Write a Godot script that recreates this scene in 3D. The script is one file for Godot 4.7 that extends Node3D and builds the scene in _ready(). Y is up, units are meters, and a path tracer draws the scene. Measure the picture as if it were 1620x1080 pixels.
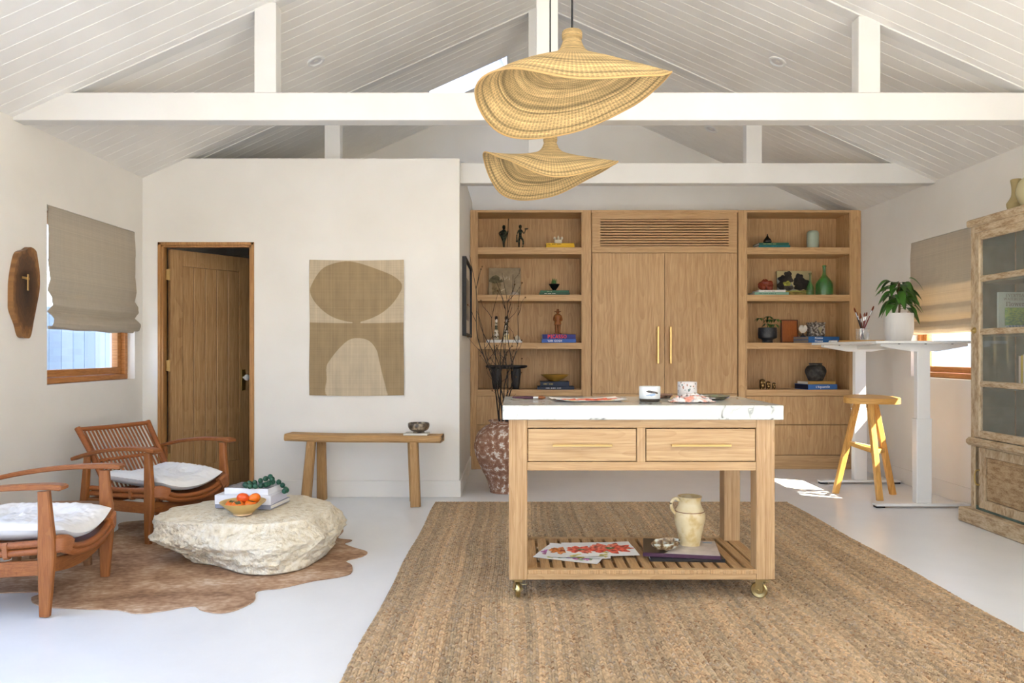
extends Node3D
# A white gabled art studio. Camera at the origin, 1.18 m above the floor, looking along -z; x to the right.
var taken := {}
var M := {}
var cache := {}
var T := {}
var rng := RandomNumberGenerator.new()
const XL := -3.04
const XR := 3.49
const RIDGE := 0.225
const PLATE := 2.6
const SLOPE := 0.45
const RIDGE_Y := 4.069

# ---------------------------------------------------------------- nodes
func numbered(n: String) -> String:
	if not taken.has(n):
		taken[n] = 0
		return n
	taken[n] += 1
	return "%s_%03d" % [n, taken[n]]

func tag(o, label, category, group = ""):
	o.set_meta("label", label)
	o.set_meta("category", category)
	if group != "":
		o.set_meta("group", group)

func thing(called, label, category, at = Vector3.ZERO, turn = 0.0, group = "") -> Node3D:
	var o := Node3D.new()
	o.name = numbered(called)
	add_child(o)
	o.position = at
	o.rotation_degrees.y = turn
	tag(o, label, category, group)
	return o

func mi(mesh, mat) -> MeshInstance3D:
	var o := MeshInstance3D.new()
	o.mesh = mesh
	o.material_override = null
	if mat != null:
		for k in mesh.get_surface_count():
			o.set_surface_override_material(k, mat)
	o.cast_shadow = GeometryInstance3D.SHADOW_CASTING_SETTING_ON
	return o

func solo(called, label, category, mesh, mat, at = Vector3.ZERO, rot = Vector3.ZERO, group = "") -> MeshInstance3D:
	var o := mi(mesh, mat)
	o.name = numbered(called)
	add_child(o)
	o.position = at
	o.rotation_degrees = rot
	tag(o, label, category, group)
	return o

func struct(called, mesh, mat, at = Vector3.ZERO, rot = Vector3.ZERO) -> MeshInstance3D:
	var o := mi(mesh, mat)
	o.name = called
	add_child(o)
	o.position = at
	o.rotation_degrees = rot
	o.set_meta("kind", "structure")
	return o

func part(parent, called, mesh, mat, at = Vector3.ZERO, rot = Vector3.ZERO, label = "") -> MeshInstance3D:
	var o := mi(mesh, mat)
	o.name = called
	parent.add_child(o, true)
	o.position = at
	o.rotation_degrees = rot
	if label != "":
		o.set_meta("label", label)
	return o

func copy(o, label, at, turn) -> Node3D:
	var c = o.duplicate()
	c.name = numbered(str(o.name))
	add_child(c)
	c.position = at
	c.rotation_degrees.y = turn
	c.set_meta("label", label)
	return c

# ---------------------------------------------------------------- meshes
func newst() -> SurfaceTool:
	var st := SurfaceTool.new()
	st.begin(Mesh.PRIMITIVE_TRIANGLES)
	return st

# one triangle, turned so that its front looks along n; flat normals unless given
func tri(st, a, b, c, n, na = null, nb = null, nc = null, ua = Vector2.ZERO, ub = Vector2.ZERO, uc = Vector2.ZERO):
	var g = (b - a).cross(c - a)
	if g.length_squared() < 1e-16:
		return
	var out = g.normalized()
	if out.dot(n) < 0.0:
		out = -out
	var flip = g.dot(n) > 0.0
	var vs = [[a, na, ua], [c, nc, uc], [b, nb, ub]] if flip else [[a, na, ua], [b, nb, ub], [c, nc, uc]]
	for v in vs:
		st.set_normal(out if v[1] == null else v[1])
		st.set_uv(v[2])
		st.add_vertex(v[0])

func quad(st, a, b, c, d, n, ua = Vector2(0, 0), ub = Vector2(1, 0), uc = Vector2(1, 1), ud = Vector2(0, 1)):
	tri(st, a, b, c, n, null, null, null, ua, ub, uc)
	tri(st, a, c, d, n, null, null, null, ua, uc, ud)

func add_box(st, size: Vector3, bev: float, xf := Transform3D()):
	var h := size * 0.5
	var b: float = min(bev, min(h.x, min(h.y, h.z)) * 0.9)
	var uvf = func(p): return Vector2(p.x / size.x + 0.5, 0.5 - p.y / size.y)
	var P = func(ax, s):
		var v := Vector3(h.x - b, h.y - b, h.z - b)
		v[ax] = h[ax]
		return v * s
	for ax in 3:
		var o1 := (ax + 1) % 3
		var o2 := (ax + 2) % 3
		for s in [-1.0, 1.0]:
			var q := []
			for k in [[-1.0, -1.0], [1.0, -1.0], [1.0, 1.0], [-1.0, 1.0]]:
				var sg := Vector3.ONE
				sg[ax] = s
				sg[o1] = k[0]
				sg[o2] = k[1]
				q.append(P.call(ax, sg))
			var n := Vector3.ZERO
			n[ax] = s
			quad(st, xf * q[0], xf * q[1], xf * q[2], xf * q[3], xf.basis * n, uvf.call(q[0]), uvf.call(q[1]), uvf.call(q[2]), uvf.call(q[3]))
	if b < 0.0002:
		return
	for ax in 3:
		var o1 := (ax + 1) % 3
		var o2 := (ax + 2) % 3
		for s1 in [-1.0, 1.0]:
			for s2 in [-1.0, 1.0]:
				var lo := Vector3.ONE
				lo[o1] = s1
				lo[o2] = s2
				var hi := lo
				lo[ax] = -1.0
				var n := Vector3.ZERO
				n[o1] = s1
				n[o2] = s2
				var q := [P.call(o1, lo), P.call(o1, hi), P.call(o2, hi), P.call(o2, lo)]
				quad(st, xf * q[0], xf * q[1], xf * q[2], xf * q[3], xf.basis * n, uvf.call(q[0]), uvf.call(q[1]), uvf.call(q[2]), uvf.call(q[3]))
	for sx in [-1.0, 1.0]:
		for sy in [-1.0, 1.0]:
			for sz in [-1.0, 1.0]:
				var s := Vector3(sx, sy, sz)
				tri(st, xf * P.call(0, s), xf * P.call(1, s), xf * P.call(2, s), xf.basis * s)

func box(x: float, y: float, z: float, bev := 0.002) -> Mesh:
	var k := "b%.4f,%.4f,%.4f,%.4f" % [x, y, z, bev]
	if not cache.has(k):
		var st := newst()
		add_box(st, Vector3(x, y, z), bev)
		cache[k] = st.commit()
	return cache[k]

# boxes given as [centre, size]; one mesh
func boxes(list: Array, bev := 0.0) -> Mesh:
	var st := newst()
	for b in list:
		add_box(st, b[1], bev, Transform3D(Basis(), b[0]))
	return st.commit()

# box between lo and hi corners
func span(a: Vector3, b: Vector3) -> Array:
	return [(a + b) * 0.5, (b - a).abs()]

# a wall in its own xy plane from (x0,y0) to (x1,y1), thickness along z from z0 to z1, with rectangular holes [x0,y0,x1,y1]
func holed(x0, y0, x1, y1, z0, z1, holes: Array) -> Mesh:
	var xs := [x0, x1]
	var ys := [y0, y1]
	for h in holes:
		xs.append_array([h[0], h[2]])
		ys.append_array([h[1], h[3]])
	xs.sort()
	ys.sort()
	var list := []
	for i in xs.size() - 1:
		for j in ys.size() - 1:
			if xs[i + 1] - xs[i] < 1e-5 or ys[j + 1] - ys[j] < 1e-5:
				continue
			var c := Vector2((xs[i] + xs[i + 1]) * 0.5, (ys[j] + ys[j + 1]) * 0.5)
			var open := false
			for h in holes:
				if c.x > h[0] and c.x < h[2] and c.y > h[1] and c.y < h[3]:
					open = true
			if not open:
				list.append(span(Vector3(xs[i], ys[j], z0), Vector3(xs[i + 1], ys[j + 1], z1)))
	return boxes(list)

# profile: points (radius, height) from one end to the other; outward is to the right of the direction of travel when going up
func add_lathe(st, prof: Array, segs := 32, crease := 35.0, xf := Transform3D(), arc := TAU):
	var n := prof.size()
	var sn := []
	var ln := [0.0]
	for i in n - 1:
		var d: Vector2 = prof[i + 1] - prof[i]
		sn.append(Vector2(d.y, -d.x).normalized())
		ln.append(ln[i] + d.length())
	var full: float = max(ln[n - 1], 1e-6)
	var cc := cos(deg_to_rad(crease))
	for i in n - 1:
		var na: Vector2 = sn[i]
		var nb: Vector2 = sn[i]
		if i > 0 and sn[i - 1].dot(sn[i]) > cc:
			na = (sn[i - 1] + sn[i]).normalized()
		if i < n - 2 and sn[i + 1].dot(sn[i]) > cc:
			nb = (sn[i + 1] + sn[i]).normalized()
		var a: Vector2 = prof[i]
		var b: Vector2 = prof[i + 1]
		for k in segs:
			var t0 := arc * k / segs
			var t1 := arc * (k + 1) / segs
			var e0 := Vector3(cos(t0), 0, sin(t0))
			var e1 := Vector3(cos(t1), 0, sin(t1))
			var up := Vector3.UP
			var p := [e0 * a.x + up * a.y, e1 * a.x + up * a.y, e1 * b.x + up * b.y, e0 * b.x + up * b.y]
			var m := [e0 * na.x + up * na.y, e1 * na.x + up * na.y, e1 * nb.x + up * nb.y, e0 * nb.x + up * nb.y]
			var face: Vector3 = m[0] + m[1] + m[2] + m[3]
			var u := [Vector2(float(k) / segs, ln[i] / full), Vector2(float(k + 1) / segs, ln[i] / full), Vector2(float(k + 1) / segs, ln[i + 1] / full), Vector2(float(k) / segs, ln[i + 1] / full)]
			for q in 4:
				p[q] = xf * p[q]
				m[q] = (xf.basis * m[q]).normalized()
			tri(st, p[0], p[1], p[2], xf.basis * face, m[0], m[1], m[2], u[0], u[1], u[2])
			tri(st, p[0], p[2], p[3], xf.basis * face, m[0], m[2], m[3], u[0], u[2], u[3])

func lathe(prof: Array, segs := 32, crease := 35.0) -> Mesh:
	var st := newst()
	add_lathe(st, prof, segs, crease)
	return st.commit()

func smooth_prof(pts: Array, per := 5) -> Array:
	var out := []
	for i in pts.size() - 1:
		var p0: Vector2 = pts[max(i - 1, 0)]
		var p1: Vector2 = pts[i]
		var p2: Vector2 = pts[i + 1]
		var p3: Vector2 = pts[min(i + 2, pts.size() - 1)]
		for k in per:
			var v := p1.cubic_interpolate(p2, p0, p3, float(k) / per)
			v.x = max(v.x, 0.0)
			out.append(v)
	out.append(pts[pts.size() - 1])
	return out

func smooth_path(pts: Array, per := 5, closed := false) -> Array:
	var out := []
	var n := pts.size()
	for i in (n if closed else n - 1):
		var p0: Vector3 = pts[(i - 1 + n) % n if closed else max(i - 1, 0)]
		var p1: Vector3 = pts[i]
		var p2: Vector3 = pts[(i + 1) % n]
		var p3: Vector3 = pts[(i + 2) % n if closed else min(i + 2, n - 1)]
		for k in per:
			out.append(p1.cubic_interpolate(p2, p0, p3, float(k) / per))
	if not closed:
		out.append(pts[n - 1])
	return out

# frames along a path: [x axis, y axis] across it
func frames(path: Array, up: Vector3, closed := false) -> Array:
	var out := []
	var n := path.size()
	for i in n:
		var a: Vector3 = path[(i - 1 + n) % n] if closed else path[max(i - 1, 0)]
		var b: Vector3 = path[(i + 1) % n] if closed else path[min(i + 1, n - 1)]
		var t := (b - a).normalized()
		var u := up
		if abs(t.dot(u)) > 0.98:
			u = Vector3.RIGHT if abs(t.x) < 0.7 else Vector3.BACK
		var x := t.cross(u).normalized()
		out.append([x, x.cross(t).normalized(), t])
	return out

func add_tube(st, path: Array, rad, segs := 8, closed := false, up := Vector3.UP):
	var n := path.size()
	var fr := frames(path, up, closed)
	var rr = func(i): return rad[min(i, rad.size() - 1)] if rad is Array else rad
	for i in (n if closed else n - 1):
		var j := (i + 1) % n
		for k in segs:
			var t0 := TAU * k / segs
			var t1 := TAU * (k + 1) / segs
			var m := [fr[i][0] * cos(t0) + fr[i][1] * sin(t0), fr[i][0] * cos(t1) + fr[i][1] * sin(t1), fr[j][0] * cos(t1) + fr[j][1] * sin(t1), fr[j][0] * cos(t0) + fr[j][1] * sin(t0)]
			var p := [path[i] + m[0] * rr.call(i), path[i] + m[1] * rr.call(i), path[j] + m[2] * rr.call(j), path[j] + m[3] * rr.call(j)]
			var f: Vector3 = m[0] + m[1] + m[2] + m[3]
			var u := [Vector2(float(k) / segs, float(i) / n), Vector2(float(k + 1) / segs, float(i) / n), Vector2(float(k + 1) / segs, float(i + 1) / n), Vector2(float(k) / segs, float(i + 1) / n)]
			tri(st, p[0], p[1], p[2], f, m[0], m[1], m[2], u[0], u[1], u[2])
			tri(st, p[0], p[2], p[3], f, m[0], m[2], m[3], u[0], u[2], u[3])
	if not closed:
		for e in [0, n - 1]:
			var nn: Vector3 = fr[e][2] * (-1.0 if e == 0 else 1.0)
			for k in segs:
				var t0 := TAU * k / segs
				var t1 := TAU * (k + 1) / segs
				tri(st, path[e], path[e] + (fr[e][0] * cos(t0) + fr[e][1] * sin(t0)) * rr.call(e), path[e] + (fr[e][0] * cos(t1) + fr[e][1] * sin(t1)) * rr.call(e), nn)

func tube(path: Array, rad, segs := 8, closed := false) -> Mesh:
	var st := newst()
	add_tube(st, path, rad, segs, closed)
	return st.commit()

# a chamfered rectangular section swept along a path; sizes: Vector2(across, along up) per point or one
func add_bar(st, path: Array, sizes, up := Vector3.UP, bev := 0.004):
	var n := path.size()
	var fr := frames(path, up)
	var sec = func(i):
		var s: Vector2 = (sizes[min(i, sizes.size() - 1)] if sizes is Array else sizes) * 0.5
		var b: float = min(bev, min(s.x, s.y) * 0.8)
		var pts := []
		for q in [Vector2(s.x, s.y - b), Vector2(s.x - b, s.y), Vector2(-s.x + b, s.y), Vector2(-s.x, s.y - b), Vector2(-s.x, -s.y + b), Vector2(-s.x + b, -s.y), Vector2(s.x - b, -s.y), Vector2(s.x, -s.y + b)]:
			pts.append(path[i] + fr[i][0] * q.x + fr[i][1] * q.y)
		return pts
	var nrm := [Vector2(1, 1), Vector2(0, 1), Vector2(-1, 1), Vector2(-1, 0), Vector2(-1, -1), Vector2(0, -1), Vector2(1, -1), Vector2(1, 0)]
	for i in n - 1:
		var a = sec.call(i)
		var c = sec.call(i + 1)
		for k in 8:
			var l := (k + 1) % 8
			var q: Vector2 = nrm[k].normalized()
			var n0: Vector3 = fr[i][0] * q.x + fr[i][1] * q.y
			var n1: Vector3 = fr[i + 1][0] * q.x + fr[i + 1][1] * q.y
			tri(st, a[k], a[l], c[l], n0 + n1, n0, n0, n1)
			tri(st, a[k], c[l], c[k], n0 + n1, n0, n1, n1)
	for e in [0, n - 1]:
		var r = sec.call(e)
		var nn: Vector3 = fr[e][2] * (-1.0 if e == 0 else 1.0)
		for k in range(1, 7):
			tri(st, r[0], r[k], r[k + 1], nn)

func bar(path: Array, sizes, up := Vector3.UP, bev := 0.004) -> Mesh:
	var st := newst()
	add_bar(st, path, sizes, up, bev)
	return st.commit()

# polygon in xy, extruded along z from z0 to z1
func add_extrude(st, poly: PackedVector2Array, z0: float, z1: float, smooth := false, xf := Transform3D()):
	var n := poly.size()
	var lo := poly[0]
	var hi := poly[0]
	for p in poly:
		lo = lo.min(p)
		hi = hi.max(p)
	var uv = func(p: Vector2): return Vector2((p.x - lo.x) / (hi.x - lo.x), (hi.y - p.y) / (hi.y - lo.y))
	var idx := Geometry2D.triangulate_polygon(poly)
	for i in range(0, idx.size(), 3):
		var a := poly[idx[i]]
		var b := poly[idx[i + 1]]
		var c := poly[idx[i + 2]]
		for z in [z0, z1]:
			tri(st, xf * Vector3(a.x, a.y, z), xf * Vector3(b.x, b.y, z), xf * Vector3(c.x, c.y, z), xf.basis * Vector3(0, 0, -1 if z == z0 else 1), null, null, null, uv.call(a), uv.call(b), uv.call(c))
	var cw := Geometry2D.is_polygon_clockwise(poly)
	var en := []
	for i in n:
		var d := poly[(i + 1) % n] - poly[i]
		en.append((Vector2(-d.y, d.x) if cw else Vector2(d.y, -d.x)).normalized())
	for i in n:
		var j := (i + 1) % n
		var a := poly[i]
		var b := poly[j]
		var e: Vector2 = en[i]
		var na = null
		var nb = null
		if smooth:
			var va: Vector2 = (en[(i - 1 + n) % n] + e).normalized()
			var vb: Vector2 = (e + en[j]).normalized()
			na = xf.basis * Vector3(va.x, va.y, 0)
			nb = xf.basis * Vector3(vb.x, vb.y, 0)
		var f := xf.basis * Vector3(e.x, e.y, 0)
		tri(st, xf * Vector3(a.x, a.y, z0), xf * Vector3(b.x, b.y, z0), xf * Vector3(b.x, b.y, z1), f, na, nb, nb, uv.call(a), uv.call(b), uv.call(b))
		tri(st, xf * Vector3(a.x, a.y, z0), xf * Vector3(b.x, b.y, z1), xf * Vector3(a.x, a.y, z1), f, na, nb, na, uv.call(a), uv.call(b), uv.call(a))

func extrude(poly: Array, z0: float, z1: float, smooth := false) -> Mesh:
	var st := newst()
	add_extrude(st, PackedVector2Array(poly), z0, z1, smooth)
	return st.commit()

func smooth_poly(pts: Array, per := 4) -> Array:
	var out := []
	var n := pts.size()
	for i in n:
		for k in per:
			out.append(pts[i].cubic_interpolate(pts[(i + 1) % n], pts[(i - 1 + n) % n], pts[(i + 2) % n], float(k) / per))
	return out

# smooth sheet from f(u, v); inside is a point (or direction) that the front looks away from
func add_surf(st, nu: int, nv: int, f: Callable, closed := false, flip := false):
	var P := []
	for i in nu + 1:
		var row := []
		for j in nv + 1:
			row.append(f.call(float(i) / nu, float(j) / nv))
		P.append(row)
	var N := []
	for i in nu + 1:
		var row := []
		for j in nv + 1:
			var i0 := i - 1
			var i1 := i + 1
			if closed:
				i0 = (i - 1 + nu) % nu
				i1 = (i + 1) % nu
			else:
				i0 = max(i0, 0)
				i1 = min(i1, nu)
			var du: Vector3 = P[i1][j] - P[i0][j]
			if du.length_squared() < 1e-12:
				var jj: int = j + 1 if j < nv / 2 else j - 1
				du = P[i1][jj] - P[i0][jj]
			var dv: Vector3 = P[i][min(j + 1, nv)] - P[i][max(j - 1, 0)]
			var n := du.cross(dv).normalized()
			row.append(-n if flip else n)
		N.append(row)
	for i in nu:
		for j in nv:
			var a: Vector3 = P[i][j]
			var b: Vector3 = P[i + 1][j]
			var c: Vector3 = P[i + 1][j + 1]
			var d: Vector3 = P[i][j + 1]
			var face: Vector3 = N[i][j] + N[i + 1][j] + N[i + 1][j + 1] + N[i][j + 1]
			var ua := Vector2(float(i) / nu, float(j) / nv)
			var uc := Vector2(float(i + 1) / nu, float(j + 1) / nv)
			tri(st, a, b, c, face, N[i][j], N[i + 1][j], N[i + 1][j + 1], ua, Vector2(uc.x, ua.y), uc)
			tri(st, a, c, d, face, N[i][j], N[i + 1][j + 1], N[i][j + 1], ua, uc, Vector2(ua.x, uc.y))

func surf(nu: int, nv: int, f: Callable, closed := false, flip := false) -> Mesh:
	var st := newst()
	add_surf(st, nu, nv, f, closed, flip)
	return st.commit()

func ball(r: float, segs := 16, rings := 8) -> Mesh:
	var k := "ball%.4f,%d" % [r, segs]
	if not cache.has(k):
		var prof := []
		for i in rings + 1:
			var t := PI * i / rings - PI / 2
			prof.append(Vector2(cos(t) * r, sin(t) * r))
		cache[k] = lathe(prof, segs, 80)
	return cache[k]

func words(text: String, height: float, depth := 0.0006, bold := false, serif := false) -> Mesh:
	var m := TextMesh.new()
	var f := SystemFont.new()
	f.font_names = PackedStringArray(["Droid Serif" if serif else "Droid Sans"])
	f.font_weight = 700 if bold else 400
	m.font = f
	m.text = text
	m.font_size = 48
	m.pixel_size = height / 36.0
	m.depth = depth
	m.curve_step = 2.0
	return m

# ---------------------------------------------------------------- textures
func tex(img: Image) -> ImageTexture:
	return ImageTexture.create_from_image(img)

func noise(freq: float, oct := 4, sd := 1, type := FastNoiseLite.TYPE_SIMPLEX_SMOOTH) -> FastNoiseLite:
	var n := FastNoiseLite.new()
	n.noise_type = type
	n.frequency = freq
	n.fractal_octaves = oct
	n.seed = sd
	return n

func grey(freq: float, oct := 4, sd := 1, size := 512, type := FastNoiseLite.TYPE_SIMPLEX_SMOOTH) -> Image:
	return noise(freq, oct, sd, type).get_seamless_image(size, size)

# colours along a grey picture; stops: [[0..1, Color], ...]
func ramp(img: Image, stops: Array, mix_with = null, share := 0.0) -> Image:
	var w := img.get_width()
	var h := img.get_height()
	img.convert(Image.FORMAT_L8)
	var src := img.get_data()
	var lut := []
	for i in 256:
		var t := i / 255.0
		var c: Color = stops[stops.size() - 1][1]
		if t <= stops[0][0]:
			c = stops[0][1]
		else:
			for k in stops.size() - 1:
				if t >= stops[k][0] and t < stops[k + 1][0]:
					c = stops[k][1].lerp(stops[k + 1][1], (t - stops[k][0]) / (stops[k + 1][0] - stops[k][0]))
		lut.append(c)
	var other := PackedByteArray()
	if mix_with != null:
		mix_with.convert(Image.FORMAT_L8)
		other = mix_with.get_data()
	var out := PackedByteArray()
	out.resize(w * h * 3)
	for i in w * h:
		var v: int = src[i]
		if mix_with != null:
			v = clampi(int(v * (1.0 - share) + other[i] * share), 0, 255)
		var c: Color = lut[v]
		out[i * 3] = c.r8
		out[i * 3 + 1] = c.g8
		out[i * 3 + 2] = c.b8
	return Image.create_from_data(w, h, false, Image.FORMAT_RGB8, out)

# sawn veneer, grain along v: near-white where the wood is light, brown in the late wood
func wood_image(size: int, leaves: int, sd: int, rings: float, streak: float, dark: Color) -> Image:
	rng.seed = sd
	var warp := noise(0.9, 3, sd)
	var fine := noise(1.0, 2, sd + 5)
	var off := []
	var ph := []
	for k in leaves:
		off.append(rng.randf_range(-0.35, 0.35))
		ph.append(rng.randf() * TAU)
	var out := PackedByteArray()
	out.resize(size * size * 3)
	for y in size:
		var t := TAU * y / size
		var cy := cos(t) * 1.3
		var sy := sin(t) * 1.3
		for x in size:
			var u := float(x) / size
			var lf := int(u * leaves)
			var lu: float = u * leaves - lf - 0.5 + off[lf]
			var d: float = 0.42 + 0.34 * sin(t + ph[lf])
			var n := warp.get_noise_3d(u * 3.0 + lf * 7.0, cy, sy)
			var r: float = sqrt(lu * lu + d * d * 0.35) * rings + n * 0.8
			var g: float = r - floor(r)
			g = g * g
			var f := fine.get_noise_3d(u * 140.0, cy * 1.6 + lf * 3.0, sy * 1.6)
			var f2 := fine.get_noise_3d(u * 34.0, cy * 0.5, sy * 0.5 + 9.0)
			var v: float = clampf(0.30 + 0.25 * g * (0.4 + 0.6 * clampf(d * 1.6, 0, 1)) + streak * (0.28 * f + 0.30 * f2), 0.0, 1.0)
			var i := (y * size + x) * 3
			out[i] = int(255.0 * (1.0 - v * (1.0 - dark.r)))
			out[i + 1] = int(255.0 * (1.0 - v * (1.0 - dark.g)))
			out[i + 2] = int(255.0 * (1.0 - v * (1.0 - dark.b)))
	return Image.create_from_data(size, size, false, Image.FORMAT_RGB8, out)

func paint(img: Image, pts: Array, c: Color, grain: FastNoiseLite = null, amount := 0.0):
	var poly := PackedVector2Array(pts)
	var lo := poly[0]
	var hi := poly[0]
	for p in poly:
		lo = lo.min(p)
		hi = hi.max(p)
	for y in range(max(0, int(lo.y)), min(img.get_height(), int(hi.y) + 2)):
		for x in range(max(0, int(lo.x)), min(img.get_width(), int(hi.x) + 2)):
			if Geometry2D.is_point_in_polygon(Vector2(x + 0.5, y + 0.5), poly):
				var k := 1.0
				if grain != null:
					k += amount * grain.get_noise_2d(x, y)
				img.set_pixel(x, y, Color(clampf(c.r * k, 0, 1), clampf(c.g * k, 0, 1), clampf(c.b * k, 0, 1)))

func oval(cx, cy, rx, ry, turn := 0.0, wob := 0.0, sd := 0) -> Array:
	var out := []
	for k in 24:
		var t := TAU * k / 24
		var w := 1.0 + wob * sin(t * 3.0 + sd) + wob * 0.7 * sin(t * 5.0 + sd * 2.0)
		out.append(Vector2(cx, cy) + Vector2(cos(t) * rx * w, sin(t) * ry * w).rotated(turn))
	return out

# ---------------------------------------------------------------- materials
func mat(c: Color, rough := 0.6, metal := 0.0) -> StandardMaterial3D:
	var m := StandardMaterial3D.new()
	m.albedo_color = c
	m.roughness = rough
	m.metallic = metal
	return m

func rgb(r, g, b) -> Color:
	return Color8(r, g, b)

func tri_mat(c: Color, t: Texture2D, scale: Vector3, rough := 0.6, world := true, offset := Vector3.ZERO) -> StandardMaterial3D:
	var m := mat(c, rough)
	m.albedo_texture = t
	m.uv1_triplanar = true
	m.uv1_world_triplanar = world
	m.uv1_scale = scale
	m.uv1_offset = offset
	m.uv1_triplanar_sharpness = 6.0
	return m

func bump(m: StandardMaterial3D, t: Texture2D, cm: float) -> StandardMaterial3D:
	m.heightmap_enabled = true
	m.heightmap_texture = t
	m.heightmap_scale = cm
	return m

func uv_mat(img: Image, rough := 0.7, repeat := false) -> StandardMaterial3D:
	var m := mat(Color.WHITE, rough)
	m.albedo_texture = tex(img)
	m.texture_repeat = repeat
	return m

func make_materials():
	# paint and plaster
	T.soft = tex(ramp(grey(0.006, 4, 3, 256), [[0.0, rgb(247, 246, 244)], [1.0, rgb(255, 255, 255)]]))
	T.bumpy = tex(grey(0.03, 4, 8, 256))
	M.wall = tri_mat(rgb(239, 235, 227), T.soft, Vector3.ONE * 0.7, 0.75)
	M.ceiling = tri_mat(rgb(244, 241, 235), T.soft, Vector3.ONE * 0.9, 0.6)
	M.board = tri_mat(rgb(245, 242, 236), T.soft, Vector3.ONE * 0.9, 0.55)
	M.truss = tri_mat(rgb(228, 226, 221), T.soft, Vector3.ONE * 0.8, 0.5)
	M.floor = bump(tri_mat(rgb(234, 236, 238), tex(ramp(grey(0.008, 5, 12, 512), [[0.0, rgb(250, 250, 250)], [1.0, rgb(255, 255, 255)]])), Vector3.ONE * 0.6, 0.3), T.bumpy, 0.006)
	M.white = mat(rgb(236, 236, 233), 0.4)
	M.skylight = mat(rgb(240, 242, 245), 0.5)
	M.glass = mat(Color(1, 1, 1, 0.04), 0.02)
	M.glass.transparency = BaseMaterial3D.TRANSPARENCY_ALPHA
	# woods: light picture times a tint
	var veneer := wood_image(512, 5, 21, 8.0, 0.9, Color(0.76, 0.68, 0.57))
	var veneer_u := veneer.duplicate()
	veneer_u.rotate_90(CLOCKWISE)
	var straight := wood_image(512, 3, 44, 4.0, 1.0, Color(0.72, 0.62, 0.50))
	var straight_u := straight.duplicate()
	straight_u.rotate_90(CLOCKWISE)
	T.veneer = tex(veneer)
	T.veneer_u = tex(veneer_u)
	T.straight = tex(straight)
	T.straight_u = tex(straight_u)
	var oak := rgb(218, 181, 133)
	M.oak_v = tri_mat(oak, T.veneer, Vector3(1.0, 0.45, 1.0), 0.5)
	M.oak_u = tri_mat(oak, T.veneer_u, Vector3(0.45, 1.6, 1.6), 0.5)
	M.oak_v2 = tri_mat(rgb(212, 175, 128), T.veneer, Vector3(0.9, 0.5, 0.9), 0.5, true, Vector3(0.37, 0.21, 0.1))
	M.oak_back = tri_mat(oak, T.veneer, Vector3(1.3, 0.5, 1.3), 0.55, true, Vector3(0.11, 0.7, 0.3))
	var pale := rgb(201, 168, 123)
	M.isle_v = tri_mat(pale, T.straight, Vector3(2.0, 0.5, 2.0), 0.45)
	M.isle_u = tri_mat(pale, T.veneer_u, Vector3(0.6, 2.2, 2.2), 0.45, true, Vector3(0.3, 0.45, 0.0))
	M.isle_drawer = tri_mat(rgb(205, 173, 128), T.veneer_u, Vector3(0.5, 1.9, 1.9), 0.45, true, Vector3(0.12, 0.62, 0.0))
	M.isle_slat = tri_mat(rgb(206, 170, 122), T.straight, Vector3(3.0, 0.8, 0.8), 0.5)
	M.door = tri_mat(rgb(192, 156, 110), T.straight, Vector3(2.0, 0.5, 2.0), 0.5, false)
	M.jamb = tri_mat(rgb(200, 152, 96), T.straight, Vector3(3.0, 0.7, 3.0), 0.5)
	M.sash = tri_mat(rgb(208, 146, 84), T.straight_u, Vector3(1.0, 2.0, 1.0), 0.5)
	M.teak = tri_mat(rgb(166, 104, 50), T.straight, Vector3(4.0, 1.2, 4.0), 0.5, false)
	M.teak_u = tri_mat(rgb(162, 100, 48), T.straight_u, Vector3(1.2, 4.0, 4.0), 0.5, false)
	M.rattan = tri_mat(rgb(166, 100, 50), T.straight_u, Vector3(1.5, 6.0, 6.0), 0.5, false)
	M.wrap = tri_mat(rgb(172, 110, 66), T.straight_u, Vector3(3.0, 18.0, 18.0), 0.5, false)
	M.bench = tri_mat(rgb(204, 166, 112), T.straight_u, Vector3(1.0, 5.0, 5.0), 0.65, false)
	M.bench_v = tri_mat(rgb(196, 158, 106), T.straight, Vector3(5.0, 1.0, 5.0), 0.65, false)
	M.stool_wood = tri_mat(rgb(236, 186, 104), T.straight, Vector3(4.0, 1.0, 4.0), 0.4, false)
	M.stool_seat = tri_mat(rgb(236, 186, 104), T.straight_u, Vector3(1.0, 4.0, 4.0), 0.4, false)
	M.rustic = tri_mat(rgb(150, 112, 78), T.straight_u, Vector3(1.2, 6.0, 6.0), 0.75, false)
	M.bark = tri_mat(rgb(96, 70, 48), T.bumpy, Vector3.ONE * 5, 0.9, false)
	# limewashed antique wood
	var worn := ramp(grey(0.012, 5, 31, 512), [[0.0, rgb(132, 106, 80)], [0.3, rgb(170, 146, 116)], [0.5, rgb(198, 180, 152)], [0.75, rgb(214, 200, 176)], [1.0, rgb(228, 220, 204)]], grey(0.05, 4, 77, 512), 0.45)
	T.worn = tex(worn)
	M.antique = tri_mat(rgb(248, 242, 232), T.worn, Vector3(3.0, 0.9, 3.0), 0.8)
	M.antique_z = tri_mat(rgb(248, 242, 232), T.worn, Vector3(3.0, 4.0, 1.0), 0.8)
	bump(M.antique, T.worn, 0.12)
	bump(M.antique_z, T.worn, 0.12)
	M.antique_panel = bump(tri_mat(rgb(228, 212, 190), T.worn, Vector3(4.0, 5.0, 1.6), 0.85), T.worn, 0.1)
	M.antique_in = tri_mat(rgb(112, 132, 122), tex(ramp(grey(0.01, 5, 41, 256), [[0.0, rgb(190, 190, 180)], [1.0, rgb(255, 255, 255)]])), Vector3.ONE * 2.0, 0.8)
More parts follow.
